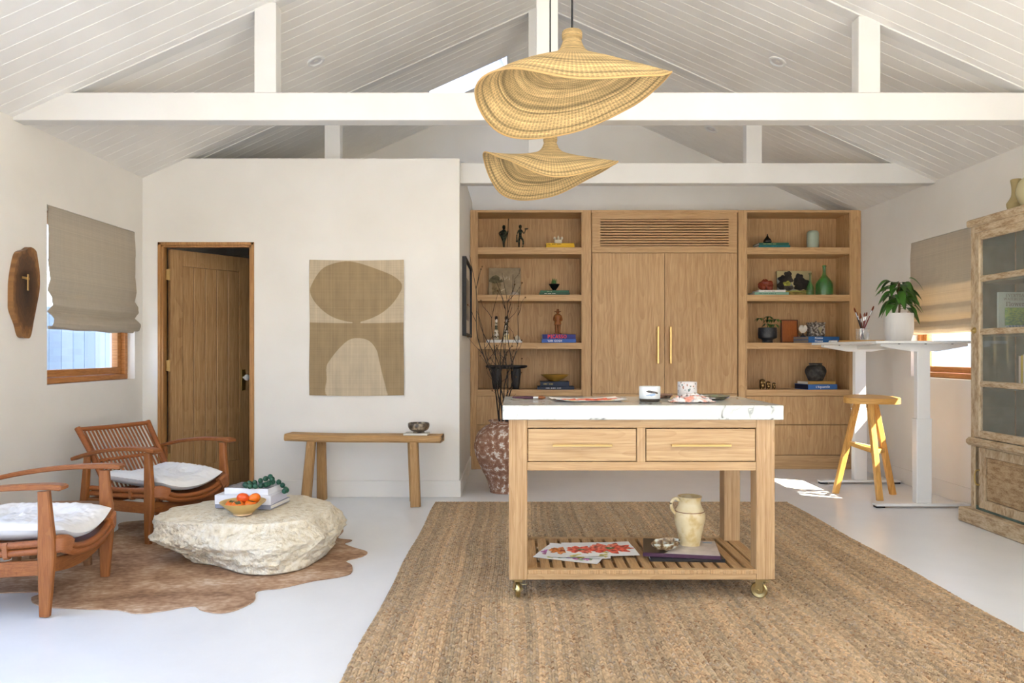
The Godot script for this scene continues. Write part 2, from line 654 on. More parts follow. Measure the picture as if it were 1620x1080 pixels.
	M.antique_post = tri_mat(rgb(168, 158, 142), T.worn, Vector3(3.0, 1.0, 3.0), 0.9)
	# marble
	var mimg := Image.create(512, 512, false, Image.FORMAT_RGB8)
	var v1 := noise(0.004, 5, 5)
	var v2 := noise(0.010, 4, 15)
	for y in 512:
		for x in 512:
			var a: float = abs(v1.get_noise_2d(x + y * 0.45, y * 1.3))
			var b: float = abs(v2.get_noise_2d(x * 1.2 + 300, y + x * 0.35))
			var k: float = 1.0 - 0.55 * pow(clampf(1.0 - a * 26.0, 0, 1), 1.6) * clampf(v2.get_noise_2d(x, y) * 3.0 + 0.55, 0, 1) - 0.26 * pow(clampf(1.0 - b * 24.0, 0, 1), 2.0) * clampf(v1.get_noise_2d(x + 99, y) * 3.0 + 0.2, 0, 1)
			mimg.set_pixel(x, y, Color(k * 0.80, k * 0.815, k * 0.79))
	M.marble = tri_mat(Color.WHITE, tex(mimg), Vector3.ONE * 0.8, 0.12, true, Vector3(0.22, 0.3, 0.1))
	M.marble.metallic_specular = 0.35
	# metals
	M.brass = mat(rgb(206, 172, 112), 0.3, 1.0)
	M.old_brass = mat(rgb(176, 150, 92), 0.36, 1.0)
	M.zinc = mat(rgb(196, 180, 130), 0.3, 1.0)
	M.black = mat(rgb(26, 26, 27), 0.5)
	M.black_gloss = mat(rgb(20, 20, 22), 0.18)
	M.iron = mat(rgb(60, 52, 44), 0.5, 0.7)
	M.bronze = tri_mat(rgb(74, 84, 66), tex(ramp(grey(0.05, 3, 6, 128), [[0.3, rgb(90, 70, 50)], [0.7, rgb(255, 255, 245)]])), Vector3.ONE * 6, 0.5, false)
	M.bronze.metallic = 0.5
	# cloth
	var lin := Image.create(256, 256, false, Image.FORMAT_RGB8)
	rng.seed = 9
	var wr := []
	for k in 256:
		wr.append(rng.randf())
	for y in 256:
		for x in 256:
			var g: float = 0.86 + 0.08 * wr[x] * (0.5 + 0.5 * sin(y * 1.9)) + 0.06 * wr[(y * 7) % 256]
			lin.set_pixel(x, y, Color(g, g, g))
	T.linen = tex(lin)
	M.linen = tri_mat(rgb(222, 211, 192), T.linen, Vector3.ONE * 3.0, 0.95)
	M.linen.backlight_enabled = true
	M.linen.backlight = Color(0.75, 0.72, 0.66)
	M.cushion = bump(tri_mat(rgb(240, 240, 240), T.soft, Vector3.ONE * 2.0, 0.9, false), T.linen, 0.03)
	M.hide = bump(tri_mat(Color.WHITE, tex(ramp(grey(0.007, 5, 51, 512), [[0.15, rgb(128, 94, 68)], [0.4, rgb(164, 128, 98)], [0.6, rgb(188, 156, 126)], [0.85, rgb(220, 200, 178)]], grey(0.05, 4, 52, 512), 0.4)), Vector3(0.75, 1.0, 1.1), 0.75), tex(grey(0.16, 3, 53, 256)), 0.05)
	# stone
	T.rock = tex(ramp(grey(0.012, 6, 61, 512), [[0.05, rgb(214, 200, 172)], [0.3, rgb(232, 222, 200)], [0.6, rgb(240, 233, 216)], [0.9, rgb(247, 243, 232)]]))
	T.rock_bump = tex(ramp(grey(0.022, 6, 62, 512), [[0.0, Color(0, 0, 0)], [0.3, Color(0.55, 0.55, 0.55)], [1.0, Color(1, 1, 1)]]))
	M.rock = bump(tri_mat(rgb(250, 246, 238), T.rock, Vector3.ONE * 3.0, 0.9), T.rock_bump, 1.5)
	# terracotta with flaking limewash
	M.terracotta = tri_mat(Color.WHITE, tex(ramp(grey(0.02, 6, 71, 512), [[0.0, rgb(112, 74, 52)], [0.4, rgb(142, 100, 76)], [0.60, rgb(166, 128, 104)], [0.625, rgb(210, 198, 184)], [0.8, rgb(232, 226, 216)]], grey(0.09, 4, 72, 512), 0.3)), Vector3.ONE * 1.6, 0.85, false)
	bump(M.terracotta, T.rock_bump, 0.15)
	M.clay = tri_mat(rgb(176, 158, 112), T.soft, Vector3.ONE * 3, 0.85, false)
	M.clay_pale = tri_mat(rgb(200, 190, 150), T.soft, Vector3.ONE * 3, 0.85, false)
	M.darkclay = tri_mat(rgb(72, 70, 66), tex(ramp(grey(0.02, 4, 81, 256), [[0.2, rgb(150, 145, 140)], [0.8, rgb(255, 255, 255)]])), Vector3.ONE * 4, 0.75, false)
	M.pot_white = mat(rgb(226, 222, 216), 0.65)
	M.leaf = mat(rgb(70, 118, 42), 0.42)
	M.leaf.backlight_enabled = true
	M.leaf.backlight = Color(0.2, 0.34, 0.1)
	M.leaf_dark = mat(rgb(58, 92, 40), 0.42)
	M.leaf_dark.backlight_enabled = true
	M.leaf_dark.backlight = Color(0.14, 0.26, 0.08)
	M.stem = mat(rgb(112, 88, 58), 0.8)
	M.soil = mat(rgb(52, 40, 30), 0.95)
	M.branch = mat(rgb(44, 34, 26), 0.85)
	M.bud = mat(rgb(108, 74, 34), 0.8)
	M.paper = mat(rgb(238, 236, 230), 0.8)
	M.pages = mat(rgb(232, 227, 214), 0.9)
	M.cord = mat(rgb(34, 33, 32), 0.6)

func flat(r, g, b, rough := 0.55) -> StandardMaterial3D:
	var k := "flat%d,%d,%d,%.2f" % [r, g, b, rough]
	if not M.has(k):
		M[k] = mat(rgb(r, g, b), rough)
	return M[k]

func _ready():
	# camera: f = 1150 px on a 1620 x 1080 frame, level, with a small lens shift
	var cam := Camera3D.new()
	cam.name = "camera"
	add_child(cam)
	cam.projection = Camera3D.PROJECTION_FRUSTUM
	cam.near = 0.05
	cam.far = 200.0
	cam.size = 1080.0 / 1150.0 * 0.05
	cam.frustum_offset = Vector2(-5.0, 17.0) / 1150.0 * 0.05
	cam.position = Vector3(0, 1.18, 0)
	cam.current = true
	# sky, sun, exposure
	var env := Environment.new()
	env.background_mode = Environment.BG_SKY
	var sky := Sky.new()
	var sm := ProceduralSkyMaterial.new()
	sm.sky_top_color = Color(0.55, 0.71, 0.95)
	sm.sky_horizon_color = Color(0.89, 0.93, 0.98)
	sm.sky_curve = 0.2
	sm.ground_bottom_color = Color(0.62, 0.60, 0.56)
	sm.ground_horizon_color = Color(0.80, 0.80, 0.80)
	sm.sky_energy_multiplier = 1.0
	sm.energy_multiplier = 5.0
	sky.sky_material = sm
	env.sky = sky
	env.tonemap_mode = Environment.TONE_MAPPER_LINEAR
	env.tonemap_exposure = 1.36
	env.sdfgi_enabled = true
	env.ssao_enabled = true
	env.ssil_enabled = true
	var we := WorldEnvironment.new()
	we.name = "world_environment"
	we.environment = env
	add_child(we)
	var sun := DirectionalLight3D.new()
	sun.name = "sun"
	add_child(sun)
	sun.look_at_from_position(Vector3(1.05, 1.2, 0.5), Vector3.ZERO, Vector3.UP)
	sun.light_color = Color(1.0, 0.95, 0.86)
	sun.light_energy = 10.5
	sun.light_angular_distance = 0.6
	sun.shadow_enabled = true
	sun.sky_mode = DirectionalLight3D.SKY_MODE_LIGHT_ONLY
	make_materials()
	build_shell()
	build_trusses()
	build_openings()
	build_outside()
	build_builtin()
	build_island()
	build_rug()
	build_pendants()
	build_sitting()
	build_boulder()
	build_partition_things()
	build_floor_vase()
	build_desk()
	build_antique()
	build_shelf_things()

func build_shell():
	struct("floor", boxes([span(Vector3(XL - 0.2, -0.15, 4.8), Vector3(XR + 0.2, 0, -7.9))]), M.floor)
	# side walls: local x runs away from the camera
	var wl := struct("wall_left", holed(-4.8, 0.0, 7.9, 2.66, -0.2, 0.0, [[4.72, 0.966, 5.81, 2.14], [-2.4, 0.25, 3.5, 2.25]]), M.wall, Vector3(XL, 0, 0), Vector3(0, 90, 0))
	wl.set_meta("label", "white left wall with a small shaded window")
	struct("wall_right", holed(-4.8, 0.0, 7.9, 2.66, 0.0, 0.2, [[5.32, 0.966, 6.41, 2.14], [-3.6, 0.05, 1.1, 2.3]]), M.wall, Vector3(XR, 0, 0), Vector3(0, 90, 0))
	struct("wall_back", extrude([Vector2(XL - 0.2, 0), Vector2(XR + 0.2, 0), Vector2(XR + 0.2, 2.56), Vector2(RIDGE, RIDGE_Y + 0.05), Vector2(XL - 0.2, 2.56)], -7.9, -7.687), M.wall)
	# gable wall behind the camera with one wide glazed opening
	struct("wall_front", extrude([Vector2(XL - 0.2, 0), Vector2(-1.7, 0), Vector2(-1.7, 2.2), Vector2(2.2, 2.2), Vector2(2.2, 0), Vector2(XR + 0.2, 0), Vector2(XR + 0.2, 2.56), Vector2(RIDGE, RIDGE_Y + 0.05), Vector2(XL - 0.2, 2.56)], 4.6, 4.8), M.wall)
	struct("wall_partition", extrude([Vector2(XL, 0), Vector2(-2.912, 0), Vector2(-2.912, 2.077), Vector2(-2.129, 2.077), Vector2(-2.129, 0), Vector2(-0.455, 0), Vector2(-0.455, 2.76), Vector2(-2.684, 2.76), Vector2(XL, 2.6)], -6.034, -5.93), M.wall)
	struct("wall_bathroom", boxes([span(Vector3(-0.575, 0, -7.687), Vector3(-0.455, 2.76, -6.034))]), M.wall)
	struct("ceiling_bathroom", boxes([span(Vector3(XL, 2.48, -7.687), Vector3(-0.575, 2.57, -6.15))]), M.wall)
	# ceiling: painted boards running up each slope under a roof slab
	var ang := rad_to_deg(atan(SLOPE))
	var ca := cos(atan(SLOPE))
	var half := (XR - RIDGE) / ca * 0.5
	var pitch := 0.10925
	for side in [-1.0, 1.0]:
		var mid := Vector3(RIDGE + side * (XR - RIDGE) * 0.5, (PLATE + RIDGE_Y) * 0.5, 0)
		var rot := Vector3(0, 0, -side * ang)
		var list := []
		if side < 0:
			for b in [[-half - 0.6, 0.655, 5.2, -8.1], [1.472, half + 0.09, 5.2, -8.1], [0.655, 1.472, 5.2, -6.753], [0.655, 1.472, -7.19, -8.1]]:
				list.append(span(Vector3(b[0], 0.021, b[2]), Vector3(b[1], 0.22, b[3])))
		else:
			list.append(span(Vector3(-half - 0.09, 0.021, 5.2), Vector3(half + 0.6, 0.22, -8.1)))
		list.append(span(Vector3(-half, 0.0, 4.8), Vector3(half, 0.021, -2.2)))
		var c := struct("ceiling_left" if side < 0 else "ceiling_right", boxes(list), M.ceiling, mid, rot)
		var full := box(half * 2.0, 0.02, pitch, 0.0032)
		var lower := box(0.655 + half, 0.02, pitch, 0.0032)
		var upper := box(half - 1.472, 0.02, pitch, 0.0032)
		for k in range(-42, 9):
			var d := 6.753 + (k + 0.5) * pitch
			if side < 0 and k >= 0 and k < 4:
				part(c, "board", lower, M.board, Vector3((0.655 - half) * 0.5, 0.01, -d))
				part(c, "board", upper, M.board, Vector3((1.472 + half) * 0.5, 0.01, -d))
			else:
				part(c, "board", full, M.board, Vector3(0, 0.01, -d))
		if side < 0:
			var sk := struct("window_3", boxes([span(Vector3(0.64, 0.0, -6.74), Vector3(0.668, 0.26, -7.2)), span(Vector3(1.459, 0.0, -6.74), Vector3(1.487, 0.26, -7.2)), span(Vector3(0.668, 0.0, -6.74), Vector3(1.459, 0.26, -6.768)), span(Vector3(0.668, 0.0, -7.175), Vector3(1.459, 0.26, -7.2))], 0.002), M.skylight, mid, rot)
			sk.set_meta("label", "white framed skylight in the left roof slope")
			part(sk, "sash", boxes([span(Vector3(0.668, 0.18, -6.768), Vector3(0.71, 0.23, -7.175)), span(Vector3(1.417, 0.18, -6.768), Vector3(1.459, 0.23, -7.175)), span(Vector3(0.71, 0.18, -6.768), Vector3(1.417, 0.23, -6.80)), span(Vector3(0.71, 0.18, -7.143), Vector3(1.417, 0.23, -7.175))], 0.003), M.skylight)
			part(sk, "pane", boxes([span(Vector3(0.70, 0.204, -6.79), Vector3(1.43, 0.208, -7.15))]), M.glass)
	# baseboards
	struct("baseboard_partition", boxes([span(Vector3(-2.125, 0, -5.93), Vector3(-0.443, 0.135, -5.916)), span(Vector3(-0.455, 0, -5.93), Vector3(-0.443, 0.135, -7.32))], 0.003), M.wall)
	struct("baseboard_left", boxes([span(Vector3(XL, 0, 4.6), Vector3(XL + 0.013, 0.135, -5.93))], 0.003), M.wall)
	struct("baseboard_right", boxes([span(Vector3(XR - 0.013, 0, -0.3), Vector3(XR, 0.135, -5.72)), span(Vector3(XR - 0.007, 0, -5.722), Vector3(XR, 0.135, -7.32))], 0.002), M.wall)
	# recessed lights
	for p in [[-1.458, 5.32, "flush round recessed light in the left ceiling slope"], [1.919, 5.32, "flush round recessed light in the right ceiling slope before the far truss"], [1.88, 6.98, "flush round recessed light in the right ceiling slope beyond the far truss"]]:
		var side := -1.0 if p[0] < 0.0 else 1.0
		var y: float = RIDGE_Y - SLOPE * abs(p[0] - RIDGE)
		var t := thing("ceiling_light", p[2], "ceiling light", Vector3(p[0], y - 0.002, -p[1]), 0, "recessed ceiling lights")
		t.rotation_degrees.z = -side * ang
		part(t, "trim_ring", lathe([Vector2(0.043, 0.012), Vector2(0.045, -0.004), Vector2(0.052, -0.009), Vector2(0.066, -0.006), Vector2(0.068, 0.004)], 32), M.white)
		part(t, "lens", lathe([Vector2(0.044, 0.0), Vector2(0.0, 0.003)], 32), mat(rgb(222, 218, 216), 0.4))

func build_trusses():
	for k in 2:
		var z0: float = [-4.396, -6.037][k]
		var dp: float = 0.105
		var t := thing("roof_truss", ["white painted roof truss spanning the room above the oak island", "white painted roof truss behind it, above the partition wall"][k], "roof truss", Vector3(0, 0, z0 - dp * 0.5), 0, "white roof trusses")
		part(t, "tie_beam", box(XR - XL - 0.002, 0.168, dp, 0.004), M.truss, Vector3((XL + XR) * 0.5, 2.667, 0))
		var posts: Array = [[-1.514, 0.132], [0.194, 0.13], [2.146, 0.132]] if k == 0 else [[-1.52, 0.13], [0.176, 0.13], [1.987, 0.13]]
		for p in posts:
			var top: float = RIDGE_Y - SLOPE * abs(p[0] - RIDGE) + 0.012
			part(t, "post", box(p[1], top - 2.751, dp - 0.012, 0.003), M.truss, Vector3(p[0], (top + 2.751) * 0.5, 0))
		for side in [-1.0, 1.0]:
			var a := Vector3(RIDGE + side * (XR - RIDGE - 0.01), PLATE + 0.014, 0)
			var b := Vector3(RIDGE + side * 0.01, RIDGE_Y - 0.002, 0)
			part(t, "rafter", bar([a, b], Vector2(dp - 0.02, 0.028), Vector3.UP, 0.003), M.truss)

func window_unit(n, x_in, d0, d1, out, label):
	# wood frame, sash and pane set towards the outside of a side wall; out = -1 left wall, 1 right wall
	var y0 := 0.966
	var y1 := 2.14
	var f := []
	var ring = func(list, xa, xb, a, b, lo, hi, w):
		list.append(span(Vector3(xa, lo, -a), Vector3(xb, lo + w, -b)))
		list.append(span(Vector3(xa, hi - w, -a), Vector3(xb, hi, -b)))
		list.append(span(Vector3(xa, lo + w, -a), Vector3(xb, hi - w, -a - w)))
		list.append(span(Vector3(xa, lo + w, -b + w), Vector3(xb, hi - w, -b)))
	ring.call(f, x_in + out * 0.055, x_in + out * 0.15, d0 + 0.002, d1 - 0.002, y0 + 0.002, y1 - 0.002, 0.04)
	var w := struct("window_%d" % n, boxes(f, 0.004), M.sash)
	w.set_meta("label", label)
	var s := []
	ring.call(s, x_in + out * 0.085, x_in + out * 0.135, d0 + 0.045, d1 - 0.045, y0 + 0.045, y1 - 0.045, 0.05)
	var sash := part(w, "sash", boxes(s, 0.004), M.sash)
	part(sash, "pane", boxes([span(Vector3(x_in + out * 0.108, y0 + 0.09, -d0 - 0.09), Vector3(x_in + out * 0.112, y1 - 0.09, -d1 + 0.09))]), M.glass)

# frame, mullions and panes in their own xy plane
func big_window(n, at, turn, x0, x1, y0, y1, bays, label):
	var f := [span(Vector3(x0, y0, -0.03), Vector3(x1, y0 + 0.05, 0.03)), span(Vector3(x0, y1 - 0.05, -0.03), Vector3(x1, y1, 0.03))]
	var w: float = (x1 - x0 - 0.04) / bays
	for k in bays + 1:
		f.append(span(Vector3(x0 + k * w, y0 + 0.05, -0.03), Vector3(x0 + k * w + 0.04, y1 - 0.05, 0.03)))
	var o := struct("window_%d" % n, boxes(f, 0.003), M.white, at, Vector3(0, turn, 0))
	o.set_meta("label", label)
	for k in bays:
		part(o, "pane", boxes([span(Vector3(x0 + k * w + 0.04, y0 + 0.05, -0.002), Vector3(x0 + (k + 1) * w, y1 - 0.05, 0.002))]), M.glass)

func roman_blind(called_label, x, d0, d1, out, sd):
	# linen hung from a rail; its profile (across the room, height) has soft folds near the foot
	var t := thing("roman_blind", called_label, "blind", Vector3(x, 0, 0))
	rng.seed = sd
	var heights := [2.136, 1.95, 1.78, 1.66, 1.58, 1.535, 1.49, 1.445, 1.42, 1.40, 1.375, 1.35, 1.34]
	var bulge := [0.004, 0.012, 0.008, 0.022, 0.003, 0.034, 0.040, 0.006, 0.036, 0.052, 0.054, 0.040, 0.022]
	var wob := noise(1.7, 3, sd)
	var f = func(u, v):
		var k: float = v * (heights.size() - 1)
		var i := int(min(k, heights.size() - 2))
		var q: float = k - i
		q = q * q * (3.0 - 2.0 * q)
		var y: float = lerp(heights[i], heights[i + 1], q)
		var b: float = lerp(bulge[i], bulge[i + 1], q)
		var d: float = lerp(d0, d1, u)
		b += wob.get_noise_2d(d * 1.2, y * 3.0) * 0.012 * v + wob.get_noise_2d(d * 4.0, y * 9.0) * 0.004
		y += -0.012 * v * sin(u * PI) + wob.get_noise_2d(d, 5.0) * 0.012 * v
		return Vector3(-out * b, y, -d)
	var st := newst()
	add_surf(st, 40, 48, f, false, out > 0)
	add_surf(st, 40, 48, func(u, v): return f.call(u, v) + Vector3(out * 0.006, 0, 0), false, out < 0)
	part(t, "fabric", st.commit(), M.linen)
	part(t, "head_rail", boxes([span(Vector3(out * 0.002, 2.112, -d0 - 0.004), Vector3(out * 0.04, 2.138, -d1 + 0.004))], 0.002), M.white)
	part(t, "bottom_bar", boxes([span(Vector3(-out * 0.004, 1.332, -d0 - 0.01), Vector3(out * 0.008, 1.352, -d1 + 0.01))], 0.003), M.linen)

func build_openings():
	window_unit(1, XL, 4.72, 5.81, -1.0, "wood framed window in the left wall beside the door")
	window_unit(2, XR, 5.32, 6.41, 1.0, "wood framed window in the right wall behind the standing desk")
	roman_blind("linen roman blind half lowered in the window beside the wooden door", XL, 4.726, 5.80, -1.0, 3)
	roman_blind("linen roman blind half lowered in the window behind the standing desk", XR, 5.335, 6.40, 1.0, 8)
	# large glazing behind and beside the camera that lights the room
	big_window(4, Vector3(XL - 0.1, 0, 0), 90, -2.4, 3.5, 0.25, 2.25, 4, "wide white window in the left wall")
	big_window(5, Vector3(XR + 0.1, 0, 0), 90, -3.6, 1.1, 0.05, 2.3, 3, "white glazed doors in the right wall")
	big_window(6, Vector3(0, 0, 4.7), 0, -1.7, 2.2, 0.0, 2.2, 3, "white glazed doors in the gable wall")
	# door frame and leaf
	var jamb := []
	for s in [[-2.912, -2.889], [-2.152, -2.129]]:
		jamb.append(span(Vector3(s[0], 0, -5.918), Vector3(s[1], 2.077, -6.036)))
	jamb.append(span(Vector3(-2.912, 2.054, -5.918), Vector3(-2.129, 2.077, -6.036)))
	var stop := []
	for s in [[-2.889, -2.872], [-2.169, -2.152]]:
		stop.append(span(Vector3(s[0], 0, -5.93), Vector3(s[1], 2.054, -5.975)))
	stop.append(span(Vector3(-2.889, 2.037, -5.93), Vector3(-2.152, 2.054, -5.975)))
	var dr := struct("door_1", boxes(jamb, 0.002), M.jamb)
	dr.set_meta("label", "wooden plank door standing ajar into the dark bathroom")
	part(dr, "door_stop", boxes(stop, 0.002), M.jamb)
	var leaf := part(dr, "leaf", boxes([span(Vector3(0, 0.008, -0.02), Vector3(0.105, 2.03, 0.02)), span(Vector3(0.635, 0.008, -0.02), Vector3(0.74, 2.03, 0.02)), span(Vector3(0.105, 1.90, -0.02), Vector3(0.635, 2.03, 0.02)), span(Vector3(0.105, 0.008, -0.02), Vector3(0.635, 0.22, 0.02))], 0.0015), M.door, Vector3(-2.855, 0, -6.0), Vector3(0, 53.8, 0))
	for k in 5:
		part(leaf, "plank", box(0.1045, 1.685, 0.022, 0.007), M.door, Vector3(0.158 + k * 0.106, 1.06, 0))
	part(leaf, "lock_plate", box(0.042, 0.19, 0.004, 0.001), M.old_brass, Vector3(0.672, 0.93, 0.022))
	part(leaf, "knob", lathe(smooth_prof([Vector2(0, 0.075), Vector2(0.022, 0.068), Vector2(0.028, 0.05), Vector2(0.02, 0.034), Vector2(0.01, 0.026), Vector2(0.01, 0.0)], 4), 20, 60), mat(rgb(236, 234, 228), 0.2), Vector3(0.672, 0.955, 0.022), Vector3(90, 0, 0), "white round knob")
	for y in [1.82, 1.07, 0.3]:
		part(dr, "hinge", boxes([[Vector3.ZERO, Vector3(0.034, 0.09, 0.004)], [Vector3(0.016, 0, 0.004), Vector3(0.01, 0.096, 0.01)]], 0.001), M.brass, Vector3(-2.865, y, -5.99), Vector3(0, 8, 0), "polished brass hinge")
	# tiled bathroom wall glimpsed past the door
	var tw := struct("wall_tile", boxes([span(Vector3(XL + 0.002, 0, -7.65), Vector3(-0.58, 2.46, -7.687))]), mat(rgb(206, 202, 194), 0.8))
	var tone := [flat(186, 180, 170, 0.2), flat(168, 164, 158, 0.2), flat(150, 122, 92, 0.2), flat(200, 196, 188, 0.2)]
	rng.seed = 4
	var tm := box(0.148, 0.071, 0.01, 0.002)
	for r in 32:
		for c in 16:
			var x := XL + 0.08 + c * 0.152 + (0.076 if r % 2 else 0.0)
			if x < -0.66 and (r > 24 or c > 6):
				part(tw, "tile", tm, tone[rng.randi() % 4], Vector3(x, 0.06 + r * 0.075, -7.646))

func build_outside():
	struct("ground", boxes([span(Vector3(-30, -0.4, 30), Vector3(30, -0.16, -30))]), tri_mat(rgb(204, 196, 180), T.soft, Vector3.ONE, 0.9))
	var planks := [flat(150, 164, 176, 0.8), flat(142, 157, 170, 0.8), flat(158, 170, 181, 0.8)]
	for side in 2:
		var x: float = [-4.5, 5.0][side]
		var t := thing("garden_fence", ["weathered blue grey board fence outside the window beside the door", "weathered blue grey board fence outside the window behind the desk"][side], "fence", Vector3(x, -0.16, 0))
		for k in 24:
			part(t, "plank", box(0.022, 2.1, 0.188, 0.003), planks[(k * 7 + side) % 3], Vector3(0, 1.05, -4.6 - k * 0.192))
		for y in [0.4, 1.7]:
			part(t, "rail", box(0.05, 0.09, 4.7, 0.003), planks[1], Vector3([-0.036, 0.036][side], y, -6.85))

func build_builtin():
	# three oak units side by side on the back wall; fronts at z = -7.325
	var zf := -7.325
	var zb := -7.682
	var rows := [[2.588, 2.237], [2.167, 1.760], [1.696, 1.276], [1.212, 0.804]]
	for side in 2:
		var x0: float = [-0.452, 2.25][side]
		var x1: float = [0.764, 3.484][side]
		var a: float = [-0.389, 2.325][side]
		var b: float = [0.682, 3.382][side]
		var t := thing("bookcase", ["oak built-in bookcase beside the partition wall, drawers below four open shelves", "oak built-in bookcase in the right corner behind the desk, drawers below four open shelves"][side], "bookcase", Vector3(0, 0, zf), 0, "oak built-in bookcases")
		var d := zf - zb
		part(t, "side_panel", boxes([span(Vector3(x0, 0.0, 0), Vector3(a, 2.613, -d))], 0.002), M.oak_v)
		part(t, "side_panel", boxes([span(Vector3(b, 0.0, 0), Vector3(x1, 2.613, -d))], 0.002), M.oak_v)
		# thin lipping that frames each opening, a little proud
		for s in [[a, a + 0.014], [b - 0.014, b]]:
			part(t, "edge_strip", boxes([span(Vector3(s[0], 0.745, 0.002), Vector3(s[1], 2.588, -0.03))], 0.001), M.oak_v2)
		part(t, "top_panel", boxes([span(Vector3(a, 2.588, 0.001), Vector3(b, 2.613, -d))], 0.002), M.oak_u)
		part(t, "back_panel", boxes([span(Vector3(a, 0.74, -d + 0.016), Vector3(b, 2.588, -d))]), M.oak_back)
		for y in [[2.167, 2.237], [1.696, 1.760], [1.212, 1.276], [0.741, 0.804]]:
			part(t, "shelf", boxes([span(Vector3(a, y[0], 0.0), Vector3(b, y[1], -d + 0.016))], 0.002), M.oak_u)
		part(t, "carcass", boxes([span(Vector3(a, 0.142, -0.03), Vector3(b, 0.741, -d))]), M.oak_u)
		var mid := (a + b) * 0.5
		for y in [[0.452, 0.737], [0.146, 0.446]]:
			for c in [[a + 0.002, b - 0.002]]:
				part(t, "drawer", boxes([span(Vector3(c[0], y[0], 0.0), Vector3(c[1], y[1], -0.022))], 0.002), M.oak_v2)
		part(t, "plinth", boxes([span(Vector3(a, 0.0, -0.015), Vector3(b, 0.14, -d))], 0.001), M.oak_u)
	# tall cupboard between them
	var c := thing("tall_cupboard", "tall oak two-door cupboard with a slatted vent between the bookcases", "cupboard", Vector3(0, 0, zf))
	var xa := 0.768
	var xb := 2.246
	part(c, "carcass", boxes([span(Vector3(xa, 0.0, -0.027), Vector3(xa + 0.02, 2.585, -0.355)), span(Vector3(xb - 0.02, 0.0, -0.027), Vector3(xb, 2.585, -0.355)), span(Vector3(xa, 2.585, -0.06), Vector3(xb, 2.613, -0.355)), span(Vector3(xa + 0.02, 0.14, -0.34), Vector3(xb - 0.02, 2.585, -0.355)), span(Vector3(xa + 0.02, 2.16, -0.03), Vector3(xb - 0.02, 2.18, -0.34)), span(Vector3(xa + 0.02, 0.75, -0.03), Vector3(xb - 0.02, 0.77, -0.34))]), M.oak_v)
	part(c, "top_panel", boxes([span(Vector3(xa, 2.585, 0.0), Vector3(xb, 2.613, -0.06))], 0.001), M.oak_u)
	var vent := part(c, "vent_panel", boxes([span(Vector3(xa + 0.008, 2.523, -0.004), Vector3(xb - 0.008, 2.585, -0.026)), span(Vector3(xa + 0.008, 2.183, -0.004), Vector3(xb - 0.008, 2.249, -0.026)), span(Vector3(xa + 0.008, 2.249, -0.004), Vector3(0.86, 2.523, -0.026)), span(Vector3(2.153, 2.249, -0.004), Vector3(xb - 0.008, 2.523, -0.026))], 0.0008), M.oak_u)
	var slat := box(1.293, 0.0165, 0.04, 0.0006)
	for k in 10:
		part(vent, "slat", slat, M.oak_u, Vector3(1.5065, 2.2645 + k * 0.027, -0.025))
	var split := 1.507
	for s in 2:
		var l: float = [xa + 0.008, split + 0.002][s]
		var r: float = [split - 0.002, xb - 0.008][s]
		var dr := part(c, "cupboard_door", boxes([span(Vector3(l, 0.765, -0.002), Vector3(r, 2.178, -0.026))], 0.001), [M.oak_v, M.oak_v2][s])
		var hx: float = [1.433, 1.560][s]
		part(dr, "handle", boxes([span(Vector3(hx - 0.011, 1.065, 0.03), Vector3(hx + 0.011, 1.44, 0.046)), span(Vector3(hx - 0.008, 1.10, -0.002), Vector3(hx + 0.008, 1.125, 0.03)), span(Vector3(hx - 0.008, 1.38, -0.002), Vector3(hx + 0.008, 1.405, 0.03))], 0.004), M.brass, Vector3.ZERO, Vector3.ZERO, "long brass pull")
	part(c, "lower_panel", boxes([span(Vector3(xa + 0.008, 0.146, -0.002), Vector3(xb - 0.008, 0.758, -0.026))], 0.001), M.oak_u)
	part(c, "plinth", boxes([span(Vector3(xa, 0.0, -0.015), Vector3(xb, 0.14, -0.06))], 0.001), M.oak_u)

